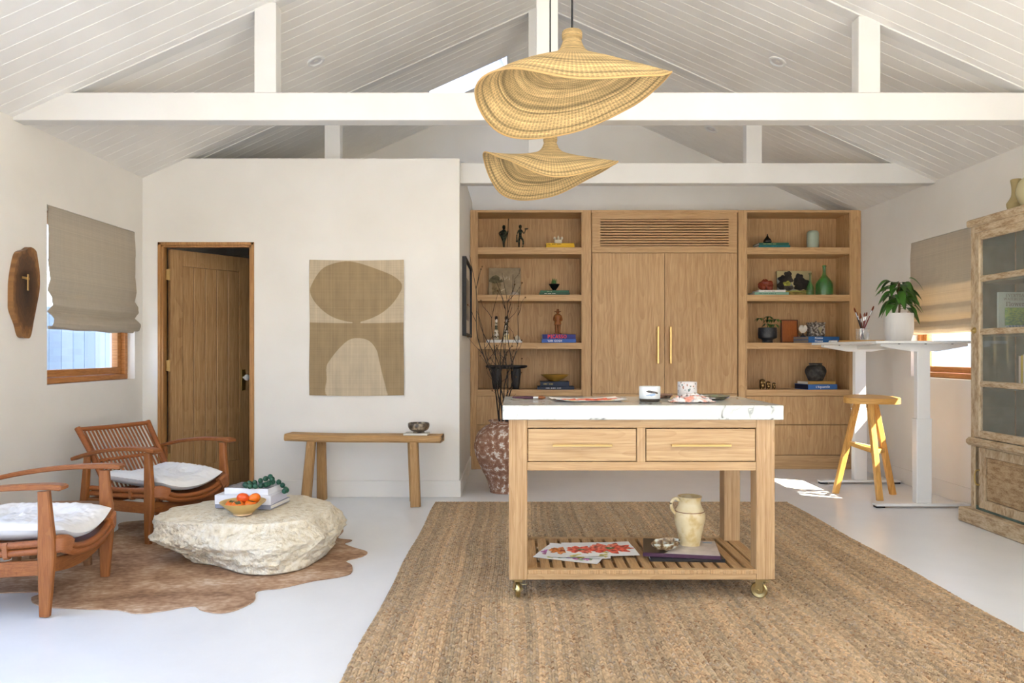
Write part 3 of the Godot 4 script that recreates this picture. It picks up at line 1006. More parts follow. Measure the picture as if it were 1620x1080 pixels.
func build_island():
	var t := thing("kitchen_island", "rolling oak work island with a thick white marble top and slatted lower shelf", "island", Vector3(0, 0.014, 0))
	var f := -3.402
	var r := -4.016
	var x0 := -0.030
	var x1 := 1.216
	var lg := 0.087
	part(t, "marble_top", boxes([span(Vector3(-0.0585, 0.853, -3.363), Vector3(1.243, 0.92, -4.055))], 0.003), M.marble, Vector3.ZERO, Vector3.ZERO, "white marble slab with grey veins")
	for x in [x0, x1 - lg]:
		for z in [f, r + lg]:
			var leg := part(t, "leg", box(lg, 0.752, lg, 0.003), M.isle_v, Vector3(x + lg * 0.5, 0.477, z - lg * 0.5))
	# front: rails and two drawers in real gaps
	part(t, "apron_rail", boxes([span(Vector3(x0 + lg, 0.812, f - 0.004), Vector3(x1 - lg, 0.853, f - 0.05))], 0.0015), M.isle_u)
	part(t, "apron_rail", boxes([span(Vector3(x0 + lg, 0.612, f - 0.004), Vector3(x1 - lg, 0.652, f - 0.05))], 0.0015), M.isle_u)
	part(t, "apron_stile", boxes([span(Vector3(0.571, 0.652, f - 0.004), Vector3(0.611, 0.812, f - 0.05))], 0.0015), M.isle_v)
	for s in 2:
		var a: float = [0.061, 0.615][s]
		var b: float = [0.567, 1.125][s]
		var d := part(t, "drawer", boxes([span(Vector3(a, 0.656, f - 0.005), Vector3(b, 0.807, f - 0.028)), span(Vector3(a + 0.012, 0.668, f - 0.028), Vector3(b - 0.012, 0.78, f - 0.45))], 0.0015), M.isle_drawer)
		var hx: float = [0.313, 0.868][s]
		part(d, "pull", boxes([span(Vector3(hx - 0.139, 0.731, f - 0.005), Vector3(hx + 0.139, 0.735, f + 0.022)), span(Vector3(hx - 0.139, 0.727, f + 0.014), Vector3(hx + 0.139, 0.737, f + 0.022))], 0.001), M.brass, Vector3.ZERO, Vector3.ZERO, "slim polished brass edge pull")
	for x in [x0 + 0.004, x1 - 0.03]:
		part(t, "side_apron", boxes([span(Vector3(x, 0.612, f - lg), Vector3(x + 0.026, 0.853, r + lg))], 0.001), M.isle_slat)
	part(t, "rear_apron", boxes([span(Vector3(x0 + lg, 0.612, r + 0.03), Vector3(x1 - lg, 0.853, r + 0.004))], 0.001), M.isle_u)
	# lower shelf: frame and slats that run front to back
	part(t, "shelf_rail", boxes([span(Vector3(x0 + lg, 0.101, f - 0.003), Vector3(x1 - lg, 0.148, f - 0.035))], 0.0015), M.isle_u)
	part(t, "shelf_rail", boxes([span(Vector3(x0 + lg, 0.101, r + 0.035), Vector3(x1 - lg, 0.148, r + 0.003))], 0.0015), M.isle_u)
	for x in [x0 + 0.004, x1 - lg + 0.02]:
		part(t, "shelf_rail", boxes([span(Vector3(x, 0.101, f - lg), Vector3(x + 0.062, 0.148, r + lg))], 0.0015), M.isle_slat)
	for y in [-3.6, -3.82]:
		part(t, "shelf_support", boxes([span(Vector3(x0 + lg - 0.02, 0.101, y), Vector3(x1 - lg + 0.02, 0.126, y - 0.03))], 0.001), M.isle_u)
	var slat := box(0.0455, 0.02, -r - 0.035 + f + 0.035, 0.002)
	for k in 18:
		part(t, "slat", slat, M.isle_slat, Vector3(0.083 + k * 0.0609, 0.137, (f + r) * 0.5))
	# casters
	for x in [x0 + lg * 0.5, x1 - lg * 0.5]:
		for z in [f - lg * 0.5, r + lg * 0.5]:
			var c := part(t, "caster", boxes([[Vector3(0, -0.003, 0), Vector3(0.066, 0.006, 0.066)], [Vector3(-0.017, -0.034, -0.012), Vector3(0.003, 0.06, 0.034)], [Vector3(0.017, -0.034, -0.012), Vector3(0.003, 0.06, 0.034)], [Vector3(0, -0.012, -0.004), Vector3(0.036, 0.014, 0.04)]], 0.001), M.zinc, Vector3(x, 0.101, z), Vector3(0, 6.0 if x < 0.5 else 58.0, 0), "brass coloured swivel caster")
			var st := newst()
			add_lathe(st, [Vector2(0.0, -0.013), Vector2(0.018, -0.013), Vector2(0.02, -0.008), Vector2(0.034, -0.01), Vector2(0.039, -0.004), Vector2(0.039, 0.004), Vector2(0.034, 0.01), Vector2(0.02, 0.008), Vector2(0.018, 0.013), Vector2(0.0, 0.013)], 24, 30, Transform3D(Basis(Vector3.BACK, PI / 2), Vector3.ZERO))
			part(c, "wheel", st.commit(), M.zinc, Vector3(0, -0.062, -0.016))
			part(c, "axle", tube([Vector3(-0.024, 0, 0), Vector3(0.024, 0, 0)], 0.006, 8), M.zinc, Vector3(0, -0.062, -0.016))
			part(c, "brake_lever", tube(smooth_path([Vector3(0.012, -0.03, 0.006), Vector3(0.03, -0.032, 0.014), Vector3(0.042, -0.028, 0.02)], 3), 0.003, 6), M.zinc)

func build_rug():
	rng.seed = 77
	var t := thing("jute_rug", "large natural jute rug of braided rows under the island", "rug", Vector3(0.75, 0, -3.83))
	part(t, "backing", box(2.74, 0.007, 3.64, 0.001), mat(rgb(96, 70, 44), 0.95), Vector3(0, 0.0035, 0))
	# one twist of the braid: a plump lozenge; every row is a chevron of them
	var st := newst()
	var f = func(u, v):
		var a: float = u * TAU
		var b: float = (v - 0.5) * PI
		var r := cos(b)
		return Vector3(cos(a) * r * 0.5, sin(a) * r * 0.5, sin(b) * 0.5)
	add_surf(st, 6, 4, f, true)
	var m := st.commit()
	var mm := MultiMesh.new()
	mm.transform_format = MultiMesh.TRANSFORM_3D
	mm.use_colors = true
	mm.mesh = m
	var rows := 116
	var pitch := 0.0125
	var n := int(3.66 / pitch)
	mm.instance_count = rows * n * 2 + 2 * 180
	var i := 0
	var tone := noise(0.35, 3, 9)
	for r in rows:
		var x0 := -1.37 + (r + 0.5) * 2.74 / rows
		var row_tone := rng.randf_range(-0.065, 0.065)
		var warm := rng.randf_range(-0.015, 0.015)
		for k in n:
			for s in [-1.0, 1.0]:
				var z := -1.83 + (k + 0.5) * pitch + (0.0 if s < 0 else pitch * 0.5)
				var wav := 0.006 * sin(z * 5.0 + r * 0.13)
				var b := Basis(Vector3.UP, s * deg_to_rad(34.0 + rng.randf_range(-9, 9))) * Basis(Vector3.RIGHT, rng.randf_range(-0.16, 0.16))
				b = b.scaled_local(Vector3(0.0105 * rng.randf_range(0.85, 1.2), 0.012, 0.0245 * rng.randf_range(0.9, 1.15)))
				mm.set_instance_transform(i, Transform3D(b, Vector3(x0 + s * 0.0052 + wav + rng.randf_range(-0.001, 0.001), 0.0095 + rng.randf_range(-0.0012, 0.0016), z)))
				var l := 0.86 + row_tone + 0.09 * tone.get_noise_2d(x0 * 6.0, z * 1.2) + rng.randf_range(-0.10, 0.11)
				var c := Color(0.82 + warm, 0.70, 0.545 - warm * 0.6)
				if rng.randf() < 0.10:
					c = Color(0.80, 0.71, 0.60)
				elif rng.randf() < 0.06:
					c = Color(0.70, 0.55, 0.40)
				c = c * l
				mm.set_instance_color(i, Color(c.r, c.g, c.b).srgb_to_linear())
				i += 1
	for e in [-1.0, 1.0]:
		for k in 180:
			var b := Basis(Vector3.UP, PI / 2 + (0.5 if k % 2 else -0.5)).scaled_local(Vector3(0.014, 0.014, 0.032))
			mm.set_instance_transform(i, Transform3D(b, Vector3(-1.37 + (k + 0.5) * 2.74 / 180, 0.0095, e * 1.835)))
			var c := Color(0.80, 0.65, 0.47) * rng.randf_range(0.75, 1.05)
			mm.set_instance_color(i, Color(c.r, c.g, c.b).srgb_to_linear())
			i += 1
	var o := MultiMeshInstance3D.new()
	o.name = "braid"
	o.multimesh = mm
	var jm := mat(Color.WHITE, 0.95)
	jm.vertex_color_use_as_albedo = true
	o.material_override = jm
	t.add_child(o)
	o.set_meta("kind", "stuff")

func build_pendants():
	# woven shade picture: weft rounds along v, warp ribs along u
	rng.seed = 5
	var w := 1024
	var h := 512
	var img := Image.create(w, h, false, Image.FORMAT_RGB8)
	var hm := Image.create(w, h, false, Image.FORMAT_L8)
	var tone := []
	for k in 140:
		var v := rng.randf_range(0.86, 1.06)
		if rng.randf() < 0.10:
			v *= 0.84
		tone.append(v)
	for b in [34, 35, 38, 66, 67, 112, 113, 116, 126]:
		tone[b] = 0.74
	var gn := noise(0.02, 3, 14)
	for y in h:
		var row := int(y / float(h) * 132.0)
		var fy: float = y / float(h) * 132.0 - row
		for x in w:
			var rib := x / float(w) * 128.0
			var fr: float = rib - int(rib)
			var over := 1.0 if (int(rib) + row) % 2 == 0 else 0.0
			var k: float = tone[row] * (0.90 + 0.10 * sin(fy * PI)) * (1.0 + 0.16 * gn.get_noise_2d(x * 0.5, y * 5.0))
			k *= 1.0 - 0.16 * over * smoothstep(0.3, 0.0, abs(fr - 0.5))
			if fr < 0.13 and y > 90:
				k *= 1.10
			img.set_pixel(x, y, Color(clampf(0.92 * k, 0, 1), clampf(0.81 * k, 0, 1), clampf(0.60 * k * (0.9 + 0.1 * k), 0, 1)))
			var hh := 0.5 * sin(fy * PI) + 0.5 * (sin(fr * PI) if over > 0.5 else 1.0 - sin(fr * PI))
			hm.set_pixel(x, y, Color(hh, hh, hh))
	M.wicker = mat(rgb(240, 232, 218), 0.75)
	M.wicker.albedo_texture = tex(img)
	M.wicker.backlight_enabled = true
	M.wicker.backlight = Color(0.34, 0.30, 0.22)
	bump(M.wicker, tex(hm), 0.25)
	M.rim = mat(rgb(206, 168, 108), 0.7)
	var prof := [Vector2(0.030, 0.0), Vector2(0.040, -0.004), Vector2(0.041, -0.028), Vector2(0.037, -0.036), Vector2(0.043, -0.055), Vector2(0.055, -0.078), Vector2(0.082, -0.1), Vector2(0.13, -0.119), Vector2(0.19, -0.137), Vector2(0.25, -0.155), Vector2(0.32, -0.178), Vector2(0.388, -0.205)]
	var sp := smooth_prof(prof, 4)
	for k in 2:
		var at: Vector3 = [Vector3(0.231, 2.482, -2.95), Vector3(0.206, 2.448, -4.27)][k]
		# how far the rim hangs below the neck at eight points round the brim, from +x by way of the camera side
		var hang: Array = [[-0.176, -0.283, -0.333, -0.255, -0.25, -0.335, -0.30, -0.22], [-0.148, -0.254, -0.328, -0.20, -0.108, -0.285, -0.275, -0.173]][k]
		var t := thing("pendant_lamp", ["woven wicker pendant lamp with a wavy hat-shaped shade, hanging over the island", "woven wicker pendant lamp with a wavy hat-shaped shade, hanging beside the near roof truss"][k], "pendant lamp", at, 0, "wicker pendant lamps")
		var f = func(u, v, inset):
			var q: float = v * (sp.size() - 1)
			var i := int(min(q, sp.size() - 2))
			var p: Vector2 = sp[i].lerp(sp[i + 1], q - i)
			var a: float = u * TAU
			var g: float = p.x / 0.388
			var e: float = u * 8.0
			var n := int(e)
			var rim: float = cubic_interpolate(hang[n % 8], hang[(n + 1) % 8], hang[(n + 7) % 8], hang[(n + 2) % 8], e - n)
			var y: float = p.y + (rim + 0.205) * pow(g, 2.2)
			var r: float = p.x * (1.0 + 0.02 * g * sin(a * 2.0 + 0.7))
			return Vector3(cos(a) * (r - inset * 0.4), y - inset, sin(a) * (r - inset * 0.4))
		var st := newst()
		add_surf(st, 72, 44, func(u, v): return f.call(u, v, 0.0), true)
		add_surf(st, 72, 44, func(u, v): return f.call(u, v, 0.0035), true, true)
		part(t, "shade", st.commit(), M.wicker)
		var edge := []
		for q in 72:
			edge.append(f.call(q / 72.0, 1.0, 0.0018))
		part(t, "rim", tube(edge, 0.0045, 6, true), M.rim)
		part(t, "cord", tube([Vector3(0, -0.02, 0), Vector3(0, RIDGE_Y - at.y - 0.03, 0)], 0.0045, 8), M.cord)
		part(t, "ceiling_cup", lathe([Vector2(0.0, -0.035), Vector2(0.05, -0.035), Vector2(0.055, -0.03), Vector2(0.055, 0.0)], 24), M.white, Vector3(0, RIDGE_Y - at.y - 0.025, 0))
		part(t, "socket", lathe([Vector2(0, -0.09), Vector2(0.02, -0.09), Vector2(0.022, -0.03), Vector2(0.008, -0.005), Vector2(0.0, -0.005)], 16), M.black)
		part(t, "bulb", lathe(smooth_prof([Vector2(0, -0.17), Vector2(0.024, -0.155), Vector2(0.03, -0.13), Vector2(0.018, -0.1), Vector2(0.013, -0.088)], 4), 16, 60), mat(rgb(245, 243, 236), 0.3))

# outline [x, depth] of a thing lying on the floor, as a flat slab; the polygon's y is -z
func floor_slab(pts: Array, y0: float, y1: float) -> Mesh:
	var st := newst()
	var poly := []
	for p in pts:
		poly.append(Vector2(p[0], p[1]))
	add_extrude(st, PackedVector2Array(smooth_poly(poly, 4)), y0, y1, true, Transform3D(Basis(Vector3.RIGHT, -PI / 2), Vector3.ZERO))
	return st.commit()

func make_chair(label, at, turn) -> Node3D:
	# origin on the floor in the middle of the front legs; faces +z
	var t := thing("lounge_chair", label, "chair", at, turn, "teak lounge chairs")
	var hw := 0.29
	for s in [-1.0, 1.0]:
		# front leg: swells at the rail and tapers to foot and arm
		part(t, "leg", bar([Vector3(s * hw, 0, 0.0), Vector3(s * hw, 0.14, 0.004), Vector3(s * hw, 0.27, 0.008), Vector3(s * hw, 0.34, 0.008), Vector3(s * hw, 0.45, 0.002), Vector3(s * hw, 0.556, -0.004)], [Vector2(0.030, 0.042), Vector2(0.032, 0.058), Vector2(0.034, 0.070), Vector2(0.034, 0.068), Vector2(0.032, 0.056), Vector2(0.030, 0.048)], Vector3.BACK, 0.006), M.teak)
		# rear leg leans back
		part(t, "leg", bar([Vector3(s * hw, 0, -0.66), Vector3(s * hw, 0.22, -0.60), Vector3(s * hw, 0.46, -0.575), Vector3(s * hw, 0.50, -0.575)], [Vector2(0.030, 0.040), Vector2(0.032, 0.062), Vector2(0.030, 0.046), Vector2(0.028, 0.04)], Vector3.BACK, 0.006), M.teak)
		# arm: flat bow, wide at the front, sweeping down behind the back
		var arm := smooth_path([Vector3(s * (hw + 0.003), 0.572, 0.085), Vector3(s * (hw + 0.004), 0.578, 0.0), Vector3(s * (hw + 0.012), 0.572, -0.2), Vector3(s * (hw + 0.014), 0.545, -0.42), Vector3(s * (hw + 0.008), 0.505, -0.60), Vector3(s * (hw + 0.004), 0.478, -0.70)], 5)
		var sz := []
		for k in arm.size():
			var q := float(k) / (arm.size() - 1)
			sz.append(Vector2(lerp(0.066, 0.046, smoothstep(0.0, 0.5, q)), lerp(0.026, 0.022, q) * (0.55 if k == 0 else 1.0)))
		part(t, "armrest", bar(arm, sz, Vector3.UP, 0.005), M.teak_u)
		part(t, "side_rail", bar([Vector3(s * (hw - 0.004), 0.215, -0.02), Vector3(s * (hw - 0.004), 0.20, -0.59)], Vector2(0.024, 0.066), Vector3.UP, 0.003), M.teak_u)
	# front and rear rails; the front one dips
	var fr := smooth_path([Vector3(-hw + 0.012, 0.225, 0.0), Vector3(-0.14, 0.196, 0.004), Vector3(0, 0.186, 0.006), Vector3(0.14, 0.196, 0.004), Vector3(hw - 0.012, 0.225, 0.0)], 4)
	part(t, "front_rail", bar(fr, Vector2(0.024, 0.066), Vector3.UP, 0.003), M.teak_u)
	part(t, "rear_rail", bar([Vector3(-hw, 0.2, -0.585), Vector3(hw, 0.2, -0.585)], Vector2(0.024, 0.06), Vector3.UP, 0.003), M.teak_u)
	# seat frame of doubled rattan poles
	for lv in 2:
		var y: float = [0.326, 0.292][lv]
		var dip: float = [0.070, 0.062][lv]
		var zf: float = 0.052
		var path := [Vector3(-0.272, y - 0.03, -0.56), Vector3(-0.272, y - 0.022, -0.3), Vector3(-0.272, y - 0.006, -0.02), Vector3(-0.262, y + 0.006, zf - 0.012), Vector3(-0.24, y, zf), Vector3(-0.15, y - dip * 0.72, zf + 0.004), Vector3(0, y - dip, zf + 0.008), Vector3(0.15, y - dip * 0.72, zf + 0.004), Vector3(0.24, y, zf), Vector3(0.262, y + 0.006, zf - 0.012), Vector3(0.272, y - 0.006, -0.02), Vector3(0.272, y - 0.022, -0.3), Vector3(0.272, y - 0.03, -0.56)]
		part(t, "seat_pole", tube(smooth_path(path, 4), 0.0165, 10), M.rattan)
	for s in [-1.0, 1.0]:
		# leather-like binding at the front corners and one strap at mid side
		part(t, "binding", bar(smooth_path([Vector3(s * 0.205, 0.292, 0.058), Vector3(s * 0.238, 0.309, 0.054), Vector3(s * 0.262, 0.314, 0.042), Vector3(s * 0.272, 0.309, 0.01), Vector3(s * 0.272, 0.303, -0.02)], 3), Vector2(0.042, 0.078), Vector3.UP, 0.012), M.wrap)
		part(t, "binding", bar([Vector3(s * 0.272, 0.29, -0.16), Vector3(s * 0.272, 0.288, -0.18)], Vector2(0.04, 0.074), Vector3.UP, 0.010), M.wrap)
	part(t, "seat_webbing", surf(12, 10, func(u, v): return Vector3((u - 0.5) * 0.52, 0.300 - 0.05 * sin(u * PI) - 0.03 * (1.0 - v), -0.55 + v * 0.59)), M.rattan)
	# reclined back: two posts, top and bottom rails, a cross bar and thin dowels
	var back = func(x, q): return Vector3(x, lerp(0.25, 0.675, q), lerp(-0.44, -0.70, q) - 0.035 * q * q + 0.02)
	for s in [-1.0, 1.0]:
		var path := []
		for k in 7:
			var q := k / 6.0
			path.append(back.call(s * (0.243 + 0.018 * q * q), q))
		part(t, "back_post", tube(path, [0.016, 0.017, 0.018, 0.018, 0.018, 0.019, 0.019], 10), M.rattan)
	var top := []
	for k in 9:
		var u := k / 8.0 - 0.5
		top.append(back.call(u * 0.53, 0.97) + Vector3(0, 0.004 - 0.02 * (0.25 - u * u), -0.04 * (0.25 - u * u)))
	part(t, "top_rail", tube(top, 0.0155, 10), M.rattan)
	for q in [0.06, 0.50]:
		part(t, "cross_bar", tube([back.call(-0.245, q) + Vector3(0, 0, -0.008), back.call(0.245, q) + Vector3(0, 0, -0.008)], 0.012, 8), M.rattan)
	for k in 17:
		var u := (k - 8) / 8.0 * 0.222
		var path := []
		for j in 5:
			path.append(back.call(u, 0.06 + 0.90 * j / 4.0) + Vector3(0, -0.01 * (j / 4.0), 0.004 - 0.01 * (1.0 - pow(u / 0.23, 2)) * j / 4.0))
		part(t, "back_dowel", tube(path, 0.0062, 7), M.rattan)
	return t

func make_cushion(label, chair, sd):
	var wr := noise(5.0, 3, sd)
	var W := 0.485
	var D := 0.60
	var top = func(u, v, side):
		var a: float = 2.0 * u - 1.0
		var b: float = 2.0 * v - 1.0
		var ea: float = pow(1.0 - pow(abs(a), 3.6), 0.5)
		var eb: float = pow(1.0 - pow(abs(b), 3.6), 0.5)
		var th: float = 0.078 * ea * eb
		for q in [[-0.42, -0.4], [0.42, -0.4], [-0.42, 0.4], [0.42, 0.4]]:
			var dd: float = pow((a - q[0]) * 1.1, 2) + pow(b - q[1], 2)
			th -= 0.030 * exp(-dd * 30.0) + 0.016 * exp(-dd * 6.0)
		var x: float = a * W * 0.5 * (1.0 - 0.03 * b * b)
		var z: float = -0.235 + b * D * 0.5 * (1.0 - 0.03 * a * a)
		var w := wr.get_noise_2d(x * 5.0, z * 5.0) * 0.016 * ea * eb
		var base: float = 0.374 - 0.055 * (1.0 - a * a) - 0.006 * b
		return Vector3(x, base + (max(th, 0.006 * ea * eb) + w if side > 0 else -0.55 * abs(th)), z)
	var st := newst()
	add_surf(st, 44, 44, func(u, v): return top.call(u, v, 1), false, true)
	add_surf(st, 44, 44, func(u, v): return top.call(u, v, -1), false, false)
	var t := thing("seat_cushion", label, "cushion", chair.position, chair.rotation_degrees.y, "white seat cushions")
	part(t, "cover", st.commit(), M.cushion)
	for q in [[-0.42, -0.4], [0.42, -0.4], [-0.42, 0.4], [0.42, 0.4]]:
		part(t, "tuft_button", ball(0.008, 10, 6), M.cushion, top.call(q[0] * 0.5 + 0.5, q[1] * 0.5 + 0.5, 1) + Vector3(0, 0.002, 0))
	part(t, "care_tag", box(0.03, 0.002, 0.018, 0.0005), M.paper, Vector3(0.13, 0.330, 0.028), Vector3(25, 0, 8))

func build_sitting():
	# cow hide
	var hide := [[-2.95, 3.53], [-2.36, 3.57], [-2.32, 3.485], [-2.27, 3.42], [-2.2, 3.37], [-2.13, 3.35], [-2.0, 3.335], [-1.82, 3.32], [-1.71, 3.275], [-1.615, 3.30], [-1.5, 3.37], [-1.43, 3.315], [-1.345, 3.28], [-1.28, 3.31], [-1.235, 3.44], [-1.27, 3.58], [-1.165, 3.63], [-1.04, 3.74], [-0.93, 3.80], [-0.875, 3.87], [-0.90, 4.01], [-0.955, 4.10], [-0.885, 4.18], [-0.87, 4.28], [-0.975, 4.38], [-1.05, 4.47], [-1.02, 4.55], [-1.12, 4.60], [-1.13, 4.78], [-1.17, 4.86], [-1.3, 4.88], [-1.6, 5.02], [-2.0, 5.15], [-2.35, 5.18], [-2.6, 5.08], [-2.72, 5.0], [-2.62, 4.75], [-2.75, 4.4], [-2.88, 4.0]]
	solo("cowhide_rug", "brown cowhide rug with a scalloped edge under the boulder table and chairs", "rug", floor_slab(hide, 0.001, 0.006), M.hide)
	var a := make_chair("teak and rattan lounge chair standing in front of the wooden door", Vector3(-2.125, 0.006, -4.72), 64.8)
	var b := copy(a, "teak and rattan lounge chair at the scalloped edge of the cowhide rug", Vector3(-2.122, 0.006, -3.525), 95.8)
	b.set_meta("group", "teak lounge chairs")
	make_cushion("white tufted cushion on the chair in front of the wooden door", a, 5)
	make_cushion("white tufted cushion on the chair at the cowhide's scalloped edge", b, 6)
	# low rustic table between the chairs
	var t := thing("side_table", "low rough-sawn plank table between the two lounge chairs", "table", Vector3(-2.54, 0, -4.08), 8)
	part(t, "table_top", bar([Vector3(-0.24, 0.30, 0), Vector3(-0.08, 0.305, 0.004), Vector3(0.1, 0.303, -0.003), Vector3(0.225, 0.30, 0)], [Vector2(0.25, 0.034), Vector2(0.262, 0.038), Vector2(0.25, 0.036), Vector2(0.235, 0.032)], Vector3.UP, 0.01), M.rustic)
	for x in [-0.17, 0.15]:
		for z in [-0.08, 0.08]:
			part(t, "leg", bar([Vector3(x * 1.15, 0.006, z * 1.2), Vector3(x, 0.29, z)], Vector2(0.036, 0.036), Vector3.BACK, 0.006), M.rustic)
	# slab clock on the left wall
	var raw := [[150, 342], [185, 360], [195, 410], [207, 490], [207, 590], [190, 690], [170, 790], [150, 890], [125, 903], [95, 890], [75, 820], [45, 740], [42, 680], [45, 560], [60, 460], [80, 390], [120, 365]]
	var poly := []
	for p in raw:
		poly.append(Vector2((p[0] - 125.0) / 165.0 * 0.245, -(p[1] - 622.0) / 991.0))
	var img := Image.create(128, 256, false, Image.FORMAT_RGB8)
	var gn := noise(0.03, 3, 2)
	for y in 256:
		for x in 128:
			var q := Vector2((x - 62) / 62.0, (y - 120) / 128.0)
			var r := q.length() + 0.12 * gn.get_noise_2d(x * 2.0, y)
			var ring := 0.5 + 0.5 * sin(r * 46.0)
			var c := rgb(52, 34, 22).lerp(rgb(112, 72, 40), clampf(r * 1.15 - 0.1, 0, 1)).lerp(rgb(158, 112, 64), clampf((r - 0.78) * 4.0, 0, 1))
			img.set_pixel(x, y, c * (0.88 + 0.12 * ring))
	var ck := thing("wall_clock", "live-edge walnut slab clock with brass hands on the left wall", "clock", Vector3(XL, 1.55, -4.475), 90)
	part(ck, "slab", extrude(smooth_poly(poly, 4), 0.002, 0.034, true), uv_mat(img, 0.4))
	part(ck, "hour_hand", bar([Vector3(0.012, 0.082, 0.04), Vector3(-0.05, 0.086, 0.04)], Vector2(0.004, 0.014), Vector3.UP, 0.001), M.brass)
	part(ck, "minute_hand", bar([Vector3(0.0, 0.11, 0.042), Vector3(-0.002, 0.01, 0.042)], Vector2(0.013, 0.003), Vector3.BACK, 0.001), M.brass)
	part(ck, "spindle", lathe([Vector2(0, 0.012), Vector2(0.007, 0.012), Vector2(0.008, 0.0)], 16), M.brass, Vector3(0, 0.084, 0.034), Vector3(90, 0, 0))

# a book lying flat: spine along local x facing +z; origin under its middle
func lying_book(label, at, turn, w, th, d, mcover, text = "", tcol = null, th_text = 0.0, group = "", mpages = null, tx = 0.0, bold = true) -> Node3D:
	var t := thing("book", label, "book", at, turn, group)
	var e: float = min(0.003, th * 0.15)
	part(t, "cover", boxes([span(Vector3(-w / 2, 0, -d / 2), Vector3(w / 2, e, d / 2)), span(Vector3(-w / 2, th - e, -d / 2), Vector3(w / 2, th, d / 2)), span(Vector3(-w / 2, e, d / 2 - e), Vector3(w / 2, th - e, d / 2))], 0.0006), mcover)
	part(t, "pages", boxes([span(Vector3(-w / 2 + 0.003, e, -d / 2 + 0.003), Vector3(w / 2 - 0.003, th - e, d / 2 - e))]), M.pages if mpages == null else mpages)
	if text.begins_with("~"):
		# spine print too small to read: a row of short strokes
		var marks := []
		var n := int(text.substr(1))
		var lw: float = min(w * 0.62 / n, th_text * 0.8)
		for k in n:
			if k % 6 != 4:
				marks.append([Vector3(tx + (k - n * 0.5) * lw, th * 0.5, d / 2 + 0.0003), Vector3(lw * 0.66, th_text * (0.75 if k % 3 else 0.55), 0.0006)])
		part(t, "spine_print", boxes(marks), tcol)
	elif text != "":
		part(t, "lettering", words(text, th_text, 0.0006, bold), tcol, Vector3(tx, th * 0.5, d / 2 + 0.0004))
	return t

